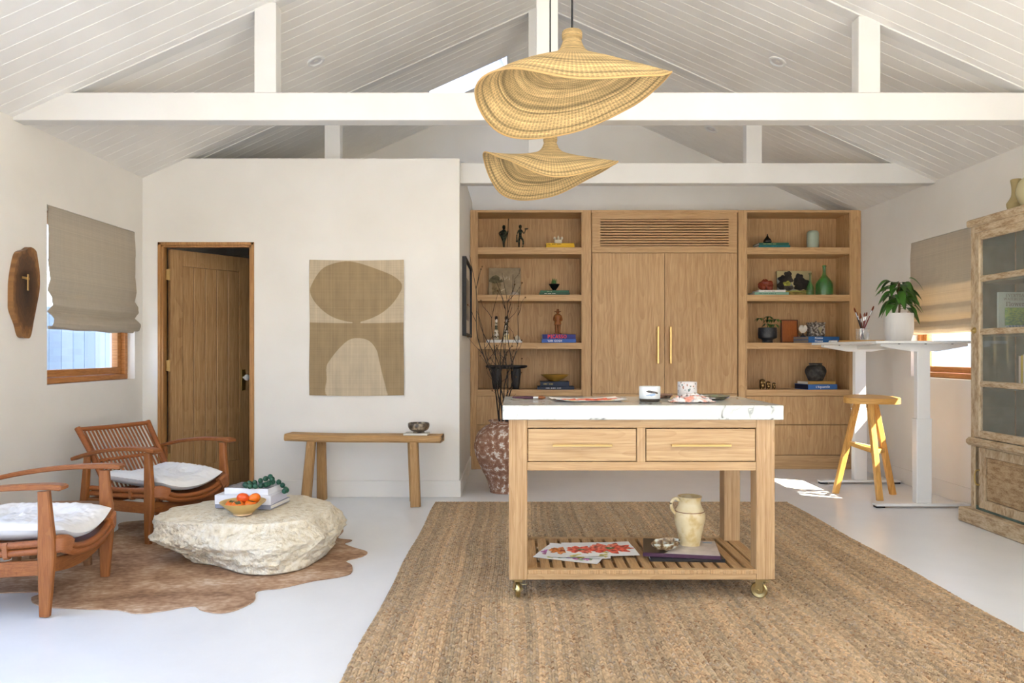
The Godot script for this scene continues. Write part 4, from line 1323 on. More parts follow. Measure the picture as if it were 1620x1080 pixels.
func build_boulder():
	# star-shaped stone: three outlines [angle turns, radius] round its middle, lofted and roughened
	var mid := Vector2(-1.57, 4.24)
	var pts_bottom := [[-1.81, 4.05], [-1.63, 3.98], [-1.44, 3.83], [-1.27, 3.80], [-1.14, 3.91], [-1.09, 4.2], [-1.12, 4.5], [-1.35, 4.66], [-1.7, 4.62], [-1.9, 4.36]]
	var pts_mid := [[-1.99, 4.02], [-1.70, 3.88], [-1.45, 3.79], [-1.25, 3.77], [-1.09, 3.90], [-1.04, 4.2], [-1.08, 4.55], [-1.33, 4.72], [-1.75, 4.70], [-2.06, 4.36]]
	var pts_top := [[-2.03, 4.02], [-1.76, 3.93], [-1.48, 3.90], [-1.27, 3.93], [-1.15, 4.02], [-1.10, 4.25], [-1.16, 4.54], [-1.38, 4.69], [-1.78, 4.68], [-2.06, 4.34]]
	var rad = func(list, ang):
		# distance along the ray to the closed outline
		var dir := Vector2(cos(ang), sin(ang))
		var best := 0.3
		for i in list.size():
			var p := Vector2(list[i][0], list[i][1]) - mid
			var q := Vector2(list[(i + 1) % list.size()][0], list[(i + 1) % list.size()][1]) - mid
			var hit = Geometry2D.segment_intersects_segment(Vector2.ZERO, dir * 3.0, p, q)
			if hit != null:
				best = hit.length()
		return best
	var NU := 128
	var tabs := []
	for list in [pts_bottom, pts_mid, pts_top]:
		var rr := []
		for i in NU:
			rr.append(rad.call(list, TAU * i / NU))
		for pass_ in 2:
			var sm := []
			for i in NU:
				sm.append((rr[(i - 2 + NU) % NU] + rr[(i - 1 + NU) % NU] * 2.0 + rr[i] * 2.0 + rr[(i + 1) % NU] * 2.0 + rr[(i + 2) % NU]) / 8.0)
			rr = sm
		tabs.append(rr)
	var n1 := noise(2.6, 4, 17)
	var n2 := noise(9.0, 4, 18)
	var pit := noise(7.0, 2, 19, FastNoiseLite.TYPE_CELLULAR)
	var f = func(u, v):
		var i: int = int(round(u * NU)) % NU
		var ang := TAU * i / NU
		var b: float = tabs[0][i]
		var m: float = tabs[1][i]
		var t: float = tabs[2][i]
		var r: float
		var y: float
		if v < 0.12:
			r = b * v / 0.12
			y = 0.008
		elif v < 0.72:
			var q: float = (v - 0.12) / 0.60
			var w: float = q * 0.95
			r = lerp(lerp(b, m, smoothstep(0.0, 0.55, q)), t, smoothstep(0.55, 1.0, q))
			y = 0.008 + 0.247 * pow(w / 0.95, 0.92)
		else:
			var q: float = (v - 0.72) / 0.28
			r = t * (1.0 - pow(q, 1.15))
			y = 0.255 + 0.020 * smoothstep(0.0, 0.5, q)
		var p := Vector3(mid.x + cos(ang) * r, y, -(mid.y + sin(ang) * r))
		p.y += 0.012 * (p.x + 1.57) * v
		var side: float = smoothstep(0.10, 0.22, v) * (1.0 - 0.93 * smoothstep(0.70, 0.80, v))
		var out := Vector3(cos(ang), 0.15, -sin(ang))
		var k: float = 0.045 * n1.get_noise_3dv(p) + 0.020 * n2.get_noise_3dv(p)
		var low: float = 1.0 - smoothstep(0.35, 0.62, v)
		k += low * 0.045 * n2.get_noise_3dv(p * 1.7) - 0.012 * smoothstep(-0.75, -0.95, pit.get_noise_3dv(p * 1.6))
		p += out * k * side
		if v > 0.7:
			p.y += 0.004 * n1.get_noise_3dv(p * 1.5) * (1.0 - smoothstep(0.72, 0.8, v) * 0.6)
		p.y = max(p.y, 0.007)
		return p
	solo("boulder_table", "pale limestone boulder with a flat top used as a coffee table", "coffee table", surf(NU, 72, f, true), M.rock)
	# books on it
	var top := 0.281
	lying_book("large grey-edged art book at the bottom of the stack on the boulder", Vector3(-1.548, top, -4.30), -8, 0.34, 0.024, 0.25, flat(150, 152, 166), "", null, 0, "books on the boulder")
	lying_book("thick white art book in the middle of the stack on the boulder", Vector3(-1.555, top + 0.024, -4.295), -5, 0.335, 0.052, 0.24, flat(232, 232, 236, 0.35), "", null, 0, "books on the boulder", flat(214, 212, 222))
	var tb := lying_book("white book with a grey photographic cover on top of the boulder stack", Vector3(-1.545, top + 0.076, -4.31), -8, 0.27, 0.034, 0.20, flat(236, 236, 236, 0.35), "", null, 0, "books on the boulder", flat(236, 236, 238))
	var cov := Image.create(96, 64, false, Image.FORMAT_RGB8)
	var gn := noise(0.06, 4, 33)
	for y in 64:
		for x in 96:
			var g: float = clampf(0.55 + 0.55 * gn.get_noise_2d(x, y * 2.0), 0.2, 0.85)
			cov.set_pixel(x, y, Color(g, g * 0.98, g))
	part(tb, "cover_print", box(0.262, 0.19, 0.001, 0.0), uv_mat(cov, 0.3), Vector3(0, 0.0347, 0), Vector3(-90, 0, 0))
	# bead garland: a loop that climbs over the books
	var g := thing("bead_garland", "string of dark green glass beads draped over the books on the boulder", "beads", Vector3(-1.50, top + 0.110, -4.28))
	var loop := smooth_path([Vector3(-0.075, 0.016, 0.035), Vector3(-0.045, 0.016, 0.08), Vector3(0.0, 0.016, 0.085), Vector3(0.035, 0.016, 0.05), Vector3(0.05, 0.018, 0.0), Vector3(0.06, 0.046, -0.04), Vector3(0.035, 0.046, -0.055), Vector3(0.0, 0.03, -0.05), Vector3(-0.045, 0.016, -0.03), Vector3(-0.075, 0.016, 0.0)], 6, true)
	var tail := smooth_path([Vector3(0.062, 0.020, -0.03), Vector3(0.10, 0.016, -0.04), Vector3(0.135, -0.018, -0.03), Vector3(0.155, -0.022, 0.0), Vector3(0.152, -0.022, 0.035)], 8)
	var bm := mat(rgb(28, 78, 56), 0.38)
	var sp := lathe(smooth_prof([Vector2(0.003, -0.0145), Vector2(0.012, -0.010), Vector2(0.0165, 0.0), Vector2(0.012, 0.010), Vector2(0.003, 0.0145)], 3), 14, 80)
	for path in [loop, tail]:
		var last: Vector3 = path[0]
		part(g, "bead", sp, bm, last, Vector3(70, 20, 0))
		for p in path:
			if p.distance_to(last) > 0.0295 and (path == tail or p.distance_to(path[0]) > 0.025):
				part(g, "bead", sp, bm, p, Vector3(80, rng.randf() * 180.0, 0))
				last = p
		part(g, "string", tube(path, 0.0012, 5, path == loop), M.stem)
	# fruit bowl
	var bw := thing("fruit_bowl", "ochre flared ceramic bowl on the boulder", "bowl", Vector3(-1.515, top - 0.001, -4.045))
	var om := mat(rgb(206, 172, 104), 0.4)
	part(bw, "body", lathe([Vector2(0.0, 0.012), Vector2(0.05, 0.014), Vector2(0.118, 0.070), Vector2(0.123, 0.072), Vector2(0.121, 0.067), Vector2(0.056, 0.010), Vector2(0.0, 0.008)], 40, 50), om)
	part(bw, "foot_ring", lathe([Vector2(0.05, 0.012), Vector2(0.052, 0.0), Vector2(0.044, 0.0), Vector2(0.043, 0.01)], 32), mat(rgb(218, 180, 134), 0.7))
	var fm := [mat(rgb(236, 116, 24), 0.3), mat(rgb(228, 92, 36), 0.3)]
	var fruit := lathe(smooth_prof([Vector2(0, -0.024), Vector2(0.018, -0.023), Vector2(0.032, -0.008), Vector2(0.033, 0.008), Vector2(0.022, 0.022), Vector2(0.006, 0.020), Vector2(0, 0.018)], 4), 20, 80)
	var leafm := mat(rgb(104, 102, 62), 0.8)
	var k := 0
	for q in [[-0.055, 0.052, 0.02, 0, 6, -10], [-0.012, 0.053, 0.045, 0, 22, 5], [0.048, 0.052, 0.018, 0, 14, -12], [-0.002, 0.087, -0.004, 1, 20, -30], [0.056, 0.082, -0.022, 0, 10, -34]]:
		var fr := thing("persimmon", ["small orange persimmon lying in the ochre bowl, against its rim", "orange persimmon lying in the ochre bowl, its calyx turned up", "orange persimmon lying in the ochre bowl under the others", "reddest persimmon, on top of the others in the ochre bowl", "orange persimmon with a dark calyx leaning on the reddest one"][k], "persimmon", bw.position + Vector3(q[0], q[1], q[2]), 40.0 * k, "persimmons in the bowl")
		fr.rotation_degrees.x = q[4]
		fr.rotation_degrees.z = q[5]
		part(fr, "flesh", fruit, fm[q[3]])
		var cx := newst()
		for j in 4:
			var r := Basis(Vector3.UP, j * PI / 2)
			add_surf(cx, 4, 4, func(u, v): return r * Vector3((u - 0.5) * 0.026 * sin(PI * (0.15 + 0.85 * v)), 0.0235 - 0.006 * v * v + 0.008 * pow(u - 0.5, 2), 0.026 * v))
			add_surf(cx, 4, 4, func(u, v): return r * Vector3((u - 0.5) * 0.026 * sin(PI * (0.15 + 0.85 * v)), 0.0215 - 0.006 * v * v + 0.008 * pow(u - 0.5, 2), 0.026 * v), false, true)
		part(fr, "calyx", cx.commit(), leafm)
		k += 1

func build_partition_things():
	# bench
	var t := thing("wooden_bench", "narrow weathered wooden bench with splayed legs below the textile", "bench", Vector3(-1.175, 0, -5.69), -4.5)
	part(t, "seat", bar(smooth_path([Vector3(-0.605, 0.518, 0), Vector3(-0.58, 0.516, 0), Vector3(-0.2, 0.510, 0.004), Vector3(0.2, 0.512, -0.002), Vector3(0.575, 0.512, 0), Vector3(0.6, 0.514, 0)], 3), [Vector2(0.16, 0.038), Vector2(0.185, 0.054), Vector2(0.186, 0.054), Vector2(0.186, 0.054), Vector2(0.186, 0.054), Vector2(0.186, 0.054), Vector2(0.186, 0.054), Vector2(0.186, 0.054), Vector2(0.186, 0.054), Vector2(0.186, 0.054), Vector2(0.186, 0.054), Vector2(0.186, 0.054), Vector2(0.186, 0.054), Vector2(0.186, 0.056), Vector2(0.176, 0.05), Vector2(0.16, 0.04)], Vector3.UP, 0.014), M.bench)
	for q in [[-0.41, 0.055, -0.44, 0.10], [-0.37, -0.055, -0.385, -0.115], [0.40, 0.055, 0.425, 0.105], [0.36, -0.055, 0.37, -0.115]]:
		part(t, "leg", bar([Vector3(q[2], 0, q[3]), Vector3(q[0], 0.49, q[1])], [Vector2(0.072, 0.062), Vector2(0.064, 0.055)], Vector3.BACK, 0.008), M.bench_v)
	var bk := lying_book("thin cream book under the small bowl on the bench", Vector3(-0.765, 0.541, -5.655), -3, 0.185, 0.014, 0.14, flat(226, 220, 206), "", null, 0)
	var bw := thing("small_bowl", "small dark mottled footed bowl standing on the bench", "bowl", Vector3(-0.75, 0.5555, -5.655))
	var bm := tri_mat(Color.WHITE, tex(ramp(grey(0.03, 4, 91, 128), [[0.3, rgb(62, 50, 40)], [0.55, rgb(120, 104, 84)], [0.8, rgb(176, 160, 134)]])), Vector3.ONE * 5.0, 0.3, false)
	part(bw, "body", lathe(smooth_prof([Vector2(0.0, 0.02), Vector2(0.05, 0.024), Vector2(0.074, 0.045), Vector2(0.078, 0.072), Vector2(0.082, 0.073), Vector2(0.083, 0.05), Vector2(0.072, 0.026), Vector2(0.045, 0.012), Vector2(0.0, 0.01)], 4), 36, 60), bm)
	part(bw, "foot", lathe([Vector2(0.04, 0.014), Vector2(0.047, 0.0), Vector2(0.0, 0.0)], 32), bm)
	# textile
	var W := 384
	var H := 536
	var img := Image.create(W, H, false, Image.FORMAT_RGB8)
	var light := rgb(192, 175, 148)
	var dark := rgb(156, 134, 101)
	img.fill(light)
	paint(img, [Vector2(0, 248), Vector2(W, 248), Vector2(W, H), Vector2(0, H)], dark)
	var sm = func(pts): return smooth_poly(pts, 5)
	var sc = func(list):
		var o := []
		for p in list:
			o.append(Vector2((p[0] - 153.0) / 373.0 * W, (p[1] - 31.0) / 536.0 * H))
		return o
	paint(img, sm.call(sc.call([[157, 160], [165, 125], [200, 70], [245, 45], [300, 35], [350, 42], [420, 66], [485, 95], [518, 130], [505, 170], [470, 215], [420, 250], [350, 274], [290, 270], [230, 248], [180, 205]])), dark)
	paint(img, sm.call(sc.call([[225, 570], [222, 500], [221, 455], [232, 430], [270, 380], [310, 345], [350, 338], [390, 350], [418, 385], [428, 425], [440, 480], [455, 540], [452, 575], [340, 590]])), light)
	paint(img, sc.call([[322, 272], [356, 272], [352, 284], [324, 284]]), dark)
	rng.seed = 3
	var warp := []
	for x in W:
		warp.append(rng.randf_range(-0.05, 0.05))
	var weft := []
	for y in H:
		weft.append(rng.randf_range(-0.03, 0.03))
	var cloud := noise(0.01, 3, 22)
	for y in H:
		for x in W:
			var c := img.get_pixel(x, y)
			var kk: float = 1.0 + warp[x] + weft[y] + 0.06 * cloud.get_noise_2d(x * 2.0, y * 0.7)
			img.set_pixel(x, y, Color(clampf(c.r * kk, 0, 1), clampf(c.g * kk, 0, 1), clampf(c.b * kk, 0, 1)))
	var tx := thing("wall_hanging", "beige textile wall hanging with a large oval above an arch", "textile", Vector3(-1.291, 1.3815, -5.928))
	var st := newst()
	var hang = func(u, v): return Vector3((u - 0.5) * 0.768 + 0.004 * sin(v * 9.0) * (u - 0.5), (0.5 - v) * 1.103 - 0.006 * sin(u * PI), 0.010 + 0.003 * sin(u * 7.0) * v + 0.002 * sin(v * 11.0))
	add_surf(st, 24, 24, hang, false, true)
	add_surf(st, 24, 24, func(u, v): return hang.call(u, v) + Vector3(0, 0, -0.004), false, false)
	part(tx, "cloth", st.commit(), uv_mat(img, 0.95))
	part(tx, "hanging_rod", tube([Vector3(-0.36, 0.535, 0.004), Vector3(0.36, 0.535, 0.004)], 0.004, 8), M.stem)
	# black framed picture on the return wall
	var pf := thing("picture_frame", "black framed picture seen edge-on at the corner of the partition", "picture", Vector3(-0.455, 1.663, -6.65), 90)
	part(pf, "frame", boxes([span(Vector3(-0.42, -0.34, 0.002), Vector3(-0.395, 0.34, 0.036)), span(Vector3(0.395, -0.34, 0.002), Vector3(0.42, 0.34, 0.036)), span(Vector3(-0.395, 0.315, 0.002), Vector3(0.395, 0.34, 0.036)), span(Vector3(-0.395, -0.34, 0.002), Vector3(0.395, -0.315, 0.036))], 0.001), M.black)
	part(pf, "mount", boxes([span(Vector3(-0.395, -0.315, 0.002), Vector3(0.395, 0.315, 0.014))]), flat(224, 214, 196))
	part(pf, "print", box(0.5, 0.38, 0.001, 0.0), flat(150, 140, 124), Vector3(0, 0, 0.015))

func build_floor_vase():
	var at := Vector3(-0.091, 0, -6.15)
	var v := thing("floor_vase", "tall terracotta floor vase with flaking white limewash beside the island", "vase", at)
	part(v, "body", lathe(smooth_prof([Vector2(0.0, 0.004), Vector2(0.112, 0.0), Vector2(0.122, 0.02), Vector2(0.15, 0.11), Vector2(0.205, 0.22), Vector2(0.248, 0.33), Vector2(0.255, 0.41), Vector2(0.225, 0.50), Vector2(0.165, 0.555), Vector2(0.125, 0.57), Vector2(0.118, 0.585), Vector2(0.136, 0.60), Vector2(0.13, 0.606), Vector2(0.105, 0.59), Vector2(0.10, 0.56), Vector2(0.16, 0.50), Vector2(0.2, 0.40), Vector2(0.14, 0.12), Vector2(0.0, 0.06)], 4), 48, 60), M.terracotta)
	rng.seed = 123
	# [lean x, lean z, height, bend]
	var specs := [[-0.27, 0.16, 1.98, 0.04], [-0.20, 0.06, 1.62, -0.05], [-0.12, 0.10, 1.78, 0.05], [-0.06, 0.02, 1.70, -0.04], [0.02, -0.05, 1.86, 0.04], [0.05, 0.10, 1.72, -0.05], [0.09, 0.03, 1.84, 0.03], [0.0, 0.12, 1.55, 0.05], [-0.24, 0.18, 1.52, -0.03]]
	for sidx in specs.size():
		var s: Array = specs[sidx]
		var path := []
		var radii := []
		for k in 15:
			var q := k / 14.0
			var sway: float = s[3] * sin(q * PI * 2.2 + sidx) + 0.018 * sin(q * 17.0 + sidx * 3.0)
			path.append(Vector3(-0.02 + (sidx % 3) * 0.03 + s[0] * pow(q, 1.4) + sway, 0.07 + (s[2] - 0.07) * q, -0.03 + (sidx % 2) * 0.05 + s[1] * q + 0.012 * cos(q * 13.0 + sidx)))
			radii.append(lerp(0.0085, 0.0016, q))
		var b := thing("dry_branch", ["dark branch leaning far out of the terracotta vase towards the black picture frame", "lowest dark branch leaning out of the terracotta vase towards the partition"][[0, 8].find(sidx)] if sidx in [0, 8] else "bare dark curly branch standing upright in the terracotta floor vase", "branch", at, 0, "branches in the floor vase")
		part(b, "stem", tube(smooth_path(path, 2), smooth_r(radii), 6), M.branch)
		for j in 5:
			var k0: int = 6 + rng.randi() % 7
			var p: Vector3 = path[k0]
			var dir := Vector3(rng.randf_range(-1, 1), rng.randf_range(0.8, 1.6), rng.randf_range(-0.6, 0.6)).normalized()
			var tw := [p, p + dir * 0.06 + Vector3(0, 0, 0.005), p + dir * 0.12 + Vector3(rng.randf_range(-0.02, 0.02), 0, 0), p + dir * rng.randf_range(0.15, 0.22)]
			part(b, "twig", tube(smooth_path(tw, 2), [0.0028, 0.0026, 0.0022, 0.002, 0.0016, 0.0012, 0.001], 5), M.branch)
			if sidx < 7:
				part(b, "bud", ball(0.007, 6, 4), M.bud, tw[3])

func smooth_r(r: Array) -> Array:
	var out := []
	for i in r.size() - 1:
		out.append(r[i])
		out.append((r[i] + r[i + 1]) * 0.5)
	out.append(r[r.size() - 1])
	return out

func add_leaf(st, base: Vector3, dir: Vector3, len: float, wid: float, droop: float, roll := 0.0):
	var d := dir.normalized()
	var sidev := d.cross(Vector3.UP).normalized()
	if sidev.length() < 0.1:
		sidev = Vector3.RIGHT
	sidev = sidev.rotated(d, roll)
	var up := sidev.cross(d).normalized()
	var f = func(u, v, o):
		var w: float = wid * pow(sin(PI * pow(v, 0.8)), 0.9) * (u - 0.5)
		return base + d * len * v + sidev * w + up * (abs(u - 0.5) * wid * 0.28 * sin(PI * v) + o) + Vector3(0, -droop * len * v * v, 0)
	add_surf(st, 4, 6, func(u, v): return f.call(u, v, 0.0))
	add_surf(st, 4, 6, func(u, v): return f.call(u, v, 0.0006), false, true)

func build_desk():
	var t := thing("standing_desk", "white height-adjustable standing desk against the right wall", "desk", Vector3(0, 0, 0))
	var x0 := 2.69
	var x1 := 3.468
	part(t, "desk_top", boxes([span(Vector3(x0, 1.245, -5.42), Vector3(x1, 1.265, -6.60))], 0.003), M.white)
	for z in [-5.53, -6.54]:
		var c := Vector3(3.095, 0, z)
		part(t, "foot", bar([Vector3(2.735, 0.022, z), Vector3(2.79, 0.026, z), Vector3(3.40, 0.026, z), Vector3(3.455, 0.022, z)], [Vector2(0.07, 0.014), Vector2(0.08, 0.022), Vector2(0.08, 0.022), Vector2(0.07, 0.014)], Vector3.UP, 0.003), M.white)
		for x in [2.77, 3.42]:
			part(t, "glide", box(0.07, 0.014, 0.05, 0.003), M.black, Vector3(x, 0.007, z))
		part(t, "column_sleeve", box(0.115, 0.64, 0.066, 0.004), M.white, c + Vector3(0, 0.356, 0))
		part(t, "column_collar", box(0.119, 0.012, 0.07, 0.002), M.white, c + Vector3(0, 0.672, 0))
		part(t, "column_inner", box(0.098, 0.53, 0.054, 0.004), M.white, c + Vector3(0, 0.94, 0))
		part(t, "bracket", extrude([Vector2(-0.33, 0.0), Vector2(0.33, 0.0), Vector2(0.33, -0.018), Vector2(0.10, -0.058), Vector2(-0.10, -0.058), Vector2(-0.33, -0.018)], -0.03, 0.03), M.white, c + Vector3(0, 1.244, 0))
		for x in [-0.2, 0.0, 0.2]:
			part(t, "bolt", lathe([Vector2(0, 0.0), Vector2(0.008, 0.0), Vector2(0.008, -0.004), Vector2(0, -0.005)], 10), M.black, Vector3(3.095 + x, 1.2445, z + 0.05))
	part(t, "cross_rail", boxes([span(Vector3(3.06, 1.205, -5.56), Vector3(3.13, 1.244, -6.51))], 0.003), M.white)
	# pot plant
	var top := 1.265
	var p := thing("pot_plant", "leafy green plant in a white ribbed pot on the standing desk", "plant", Vector3(3.165, top, -6.0))
	var rib := newst()
	add_surf(rib, 96, 14, func(u, v):
		var pr := [0.088, 0.096, 0.104, 0.108, 0.110, 0.111, 0.111, 0.111, 0.110]
		var k: float = v * 8.0
		var i := int(min(k, 7))
		var r: float = lerp(pr[i], pr[i + 1], k - i) + 0.0016 * sin(u * TAU * 40.0) * smoothstep(0.02, 0.1, v) * smoothstep(1.0, 0.92, v)
		return Vector3(cos(u * TAU) * r, 0.235 * v, sin(u * TAU) * r), true, true)
	add_lathe(rib, [Vector2(0.110, 0.235), Vector2(0.102, 0.233), Vector2(0.098, 0.15)], 40)
	add_lathe(rib, [Vector2(0.0, 0.0), Vector2(0.088, 0.0)], 40)
	part(p, "pot", rib.commit(), M.pot_white)
	part(p, "soil", lathe([Vector2(0.099, 0.205), Vector2(0.0, 0.212)], 24), M.soil)
	part(p, "stem", tube(smooth_path([Vector3(0.0, 0.2, 0), Vector3(0.006, 0.3, 0.004), Vector3(-0.004, 0.38, 0), Vector3(0.004, 0.49, 0)], 3), 0.009, 8), M.stem)
	rng.seed = 31
	for k in 40:
		var a := k * 2.4 + rng.randf_range(-0.3, 0.3)
		var hgt := 0.29 + 0.22 * (k / 40.0)
		var reach := rng.randf_range(0.03, 0.075)
		var base := Vector3(cos(a) * reach, hgt + rng.randf_range(-0.01, 0.03), sin(a) * reach)
		if k % 3 == 0:
			part(p, "leaf_stalk", tube([Vector3(0, hgt - 0.02, 0), base], 0.0018, 5), M.leaf_dark)
		var st := newst()
		add_leaf(st, base, Vector3(cos(a), rng.randf_range(-0.35, 0.5), sin(a)), rng.randf_range(0.10, 0.135), rng.randf_range(0.056, 0.072), rng.randf_range(0.6, 1.2), rng.randf_range(-0.5, 0.5))
		part(p, "leaf", st.commit(), M.leaf if k % 3 else M.leaf_dark)
	var lw := newst()
	add_leaf(lw, Vector3(0.075, 0.30, 0.05), Vector3(0.35, -0.9, 0.3), 0.10, 0.05, 0.1, 0.3)
	part(p, "leaf", lw.commit(), M.leaf)
	# brush jar, tray, eraser
	solo("wooden_tray", "flat wooden tray board lying on the standing desk", "tray", box(0.30, 0.018, 0.22, 0.004), M.stool_seat, Vector3(2.99, top + 0.0095, -6.28))
	var er := thing("paint_tin", "small white paint pan set at the edge of the standing desk", "paint pan", Vector3(2.79, top, -6.38))
	part(er, "tin", box(0.06, 0.014, 0.045, 0.002), M.paper, Vector3(0, 0.007, 0))
	part(er, "lid", box(0.056, 0.006, 0.04, 0.002), flat(206, 196, 186), Vector3(0.003, 0.017, 0), Vector3(0, 6, 0))
	var jar := thing("brush_jar", "clear glass jar holding paint brushes on the standing desk", "jar", Vector3(2.972, top + 0.0187, -6.22))
	var gl := mat(Color(0.94, 0.96, 0.97, 0.10), 0.03)
	gl.transparency = BaseMaterial3D.TRANSPARENCY_ALPHA
	part(jar, "glass", lathe([Vector2(0.0, 0.002), Vector2(0.046, 0.002), Vector2(0.052, 0.098), Vector2(0.055, 0.098), Vector2(0.049, 0.0), Vector2(0.0, 0.0)], 28, 40), gl)
	rng.seed = 8
	var wood := [flat(120, 30, 28, 0.3), flat(30, 30, 34, 0.3), flat(110, 52, 30, 0.3)]
	for k in 9:
		var a := k * 2.4
		var tilt := rng.randf_range(0.10, 0.34)
		var dir := Vector3(sin(a) * tilt, 1.0, cos(a) * tilt * 0.5).normalized()
		if k == 0:
			dir = Vector3(0.40, 1.0, 0.05).normalized()
		elif k == 1:
			dir = Vector3(-0.36, 1.0, 0.05).normalized()
		var len := rng.randf_range(0.19, 0.24) if k > 1 else 0.30 - 0.02 * k
		var b0 := Vector3(-dir.x * 0.06, 0.006, -dir.z * 0.06)
		var b := thing("paint_brush", ["red handled brush leaning furthest towards the plant pot in the glass jar", "brush leaning furthest away from the plant pot in the glass jar"][k] if k < 2 else "short-haired paint brush standing in the glass jar on the desk", "paint brush", jar.position, 0, "brushes in the jar")
		part(b, "handle", tube([b0, b0 + dir * len * 0.45, b0 + dir * len * 0.72], [0.003, 0.0055, 0.0045], 8), wood[0 if k == 0 else k % 3])
		part(b, "ferrule", tube([b0 + dir * len * 0.72, b0 + dir * len * 0.88], [0.005, 0.0062], 8), mat(rgb(214, 214, 216), 0.25, 1.0))
		part(b, "bristles", tube([b0 + dir * len * 0.88, b0 + dir * len * 0.96, b0 + dir * (len + 0.008)], [0.0064, 0.0078, 0.0025], 8), flat(128, 62, 30, 0.9))
	# stool
	var s := thing("bar_stool", "three-legged light wood bar stool with a half-moon seat beside the desk", "stool", Vector3(0, 0, 0))
	var seat := []
	for k in 25:
		var q := PI * k / 24.0
		var e := Vector2(-cos(q) * 0.215, -sin(q) * 0.205)
		seat.append(Vector2(2.90, -5.905) + e.rotated(0.10))
	for e in [Vector2(0.21, 0.03), Vector2(0.15, 0.068), Vector2(0.0, 0.08), Vector2(-0.15, 0.068), Vector2(-0.21, 0.03)]:
		seat.append(Vector2(2.90, -5.905) + e.rotated(0.10))
	var poly := PackedVector2Array()
	for v in seat:
		poly.append(Vector2(v.x, -v.y))
	var st := newst()
	add_extrude(st, poly, 0.768, 0.814, true, Transform3D(Basis(Vector3.RIGHT, -PI / 2), Vector3.ZERO))
	part(s, "seat", st.commit(), M.stool_seat, Vector3(0, 0.79, -5.92) - Basis(Vector3.RIGHT, deg_to_rad(4.0)) * Vector3(0, 0.79, -5.92), Vector3(4, 0, 0))
	var la := [Vector3(2.68, 0, -6.085), Vector3(2.835, 0.776, -6.02)]
	var lb := [Vector3(2.90, 0, -5.78), Vector3(2.88, 0.776, -5.905)]
	var lc := [Vector3(3.136, 0, -6.035), Vector3(2.965, 0.776, -6.0)]
	for l in [la, lb, lc]:
		part(s, "leg", bar(l, Vector2(0.046, 0.040), Vector3.BACK, 0.005), M.stool_wood)
	var on = func(l, y): return l[0].lerp(l[1], y / 0.776)
	for q in [[la, 0.43, lb, 0.38], [la, 0.43, lc, 0.37], [lb, 0.38, lc, 0.37]]:
		part(s, "stretcher", bar([on.call(q[0], q[1]), on.call(q[2], q[3])], Vector2(0.022, 0.034), Vector3.UP, 0.003), M.stool_seat)

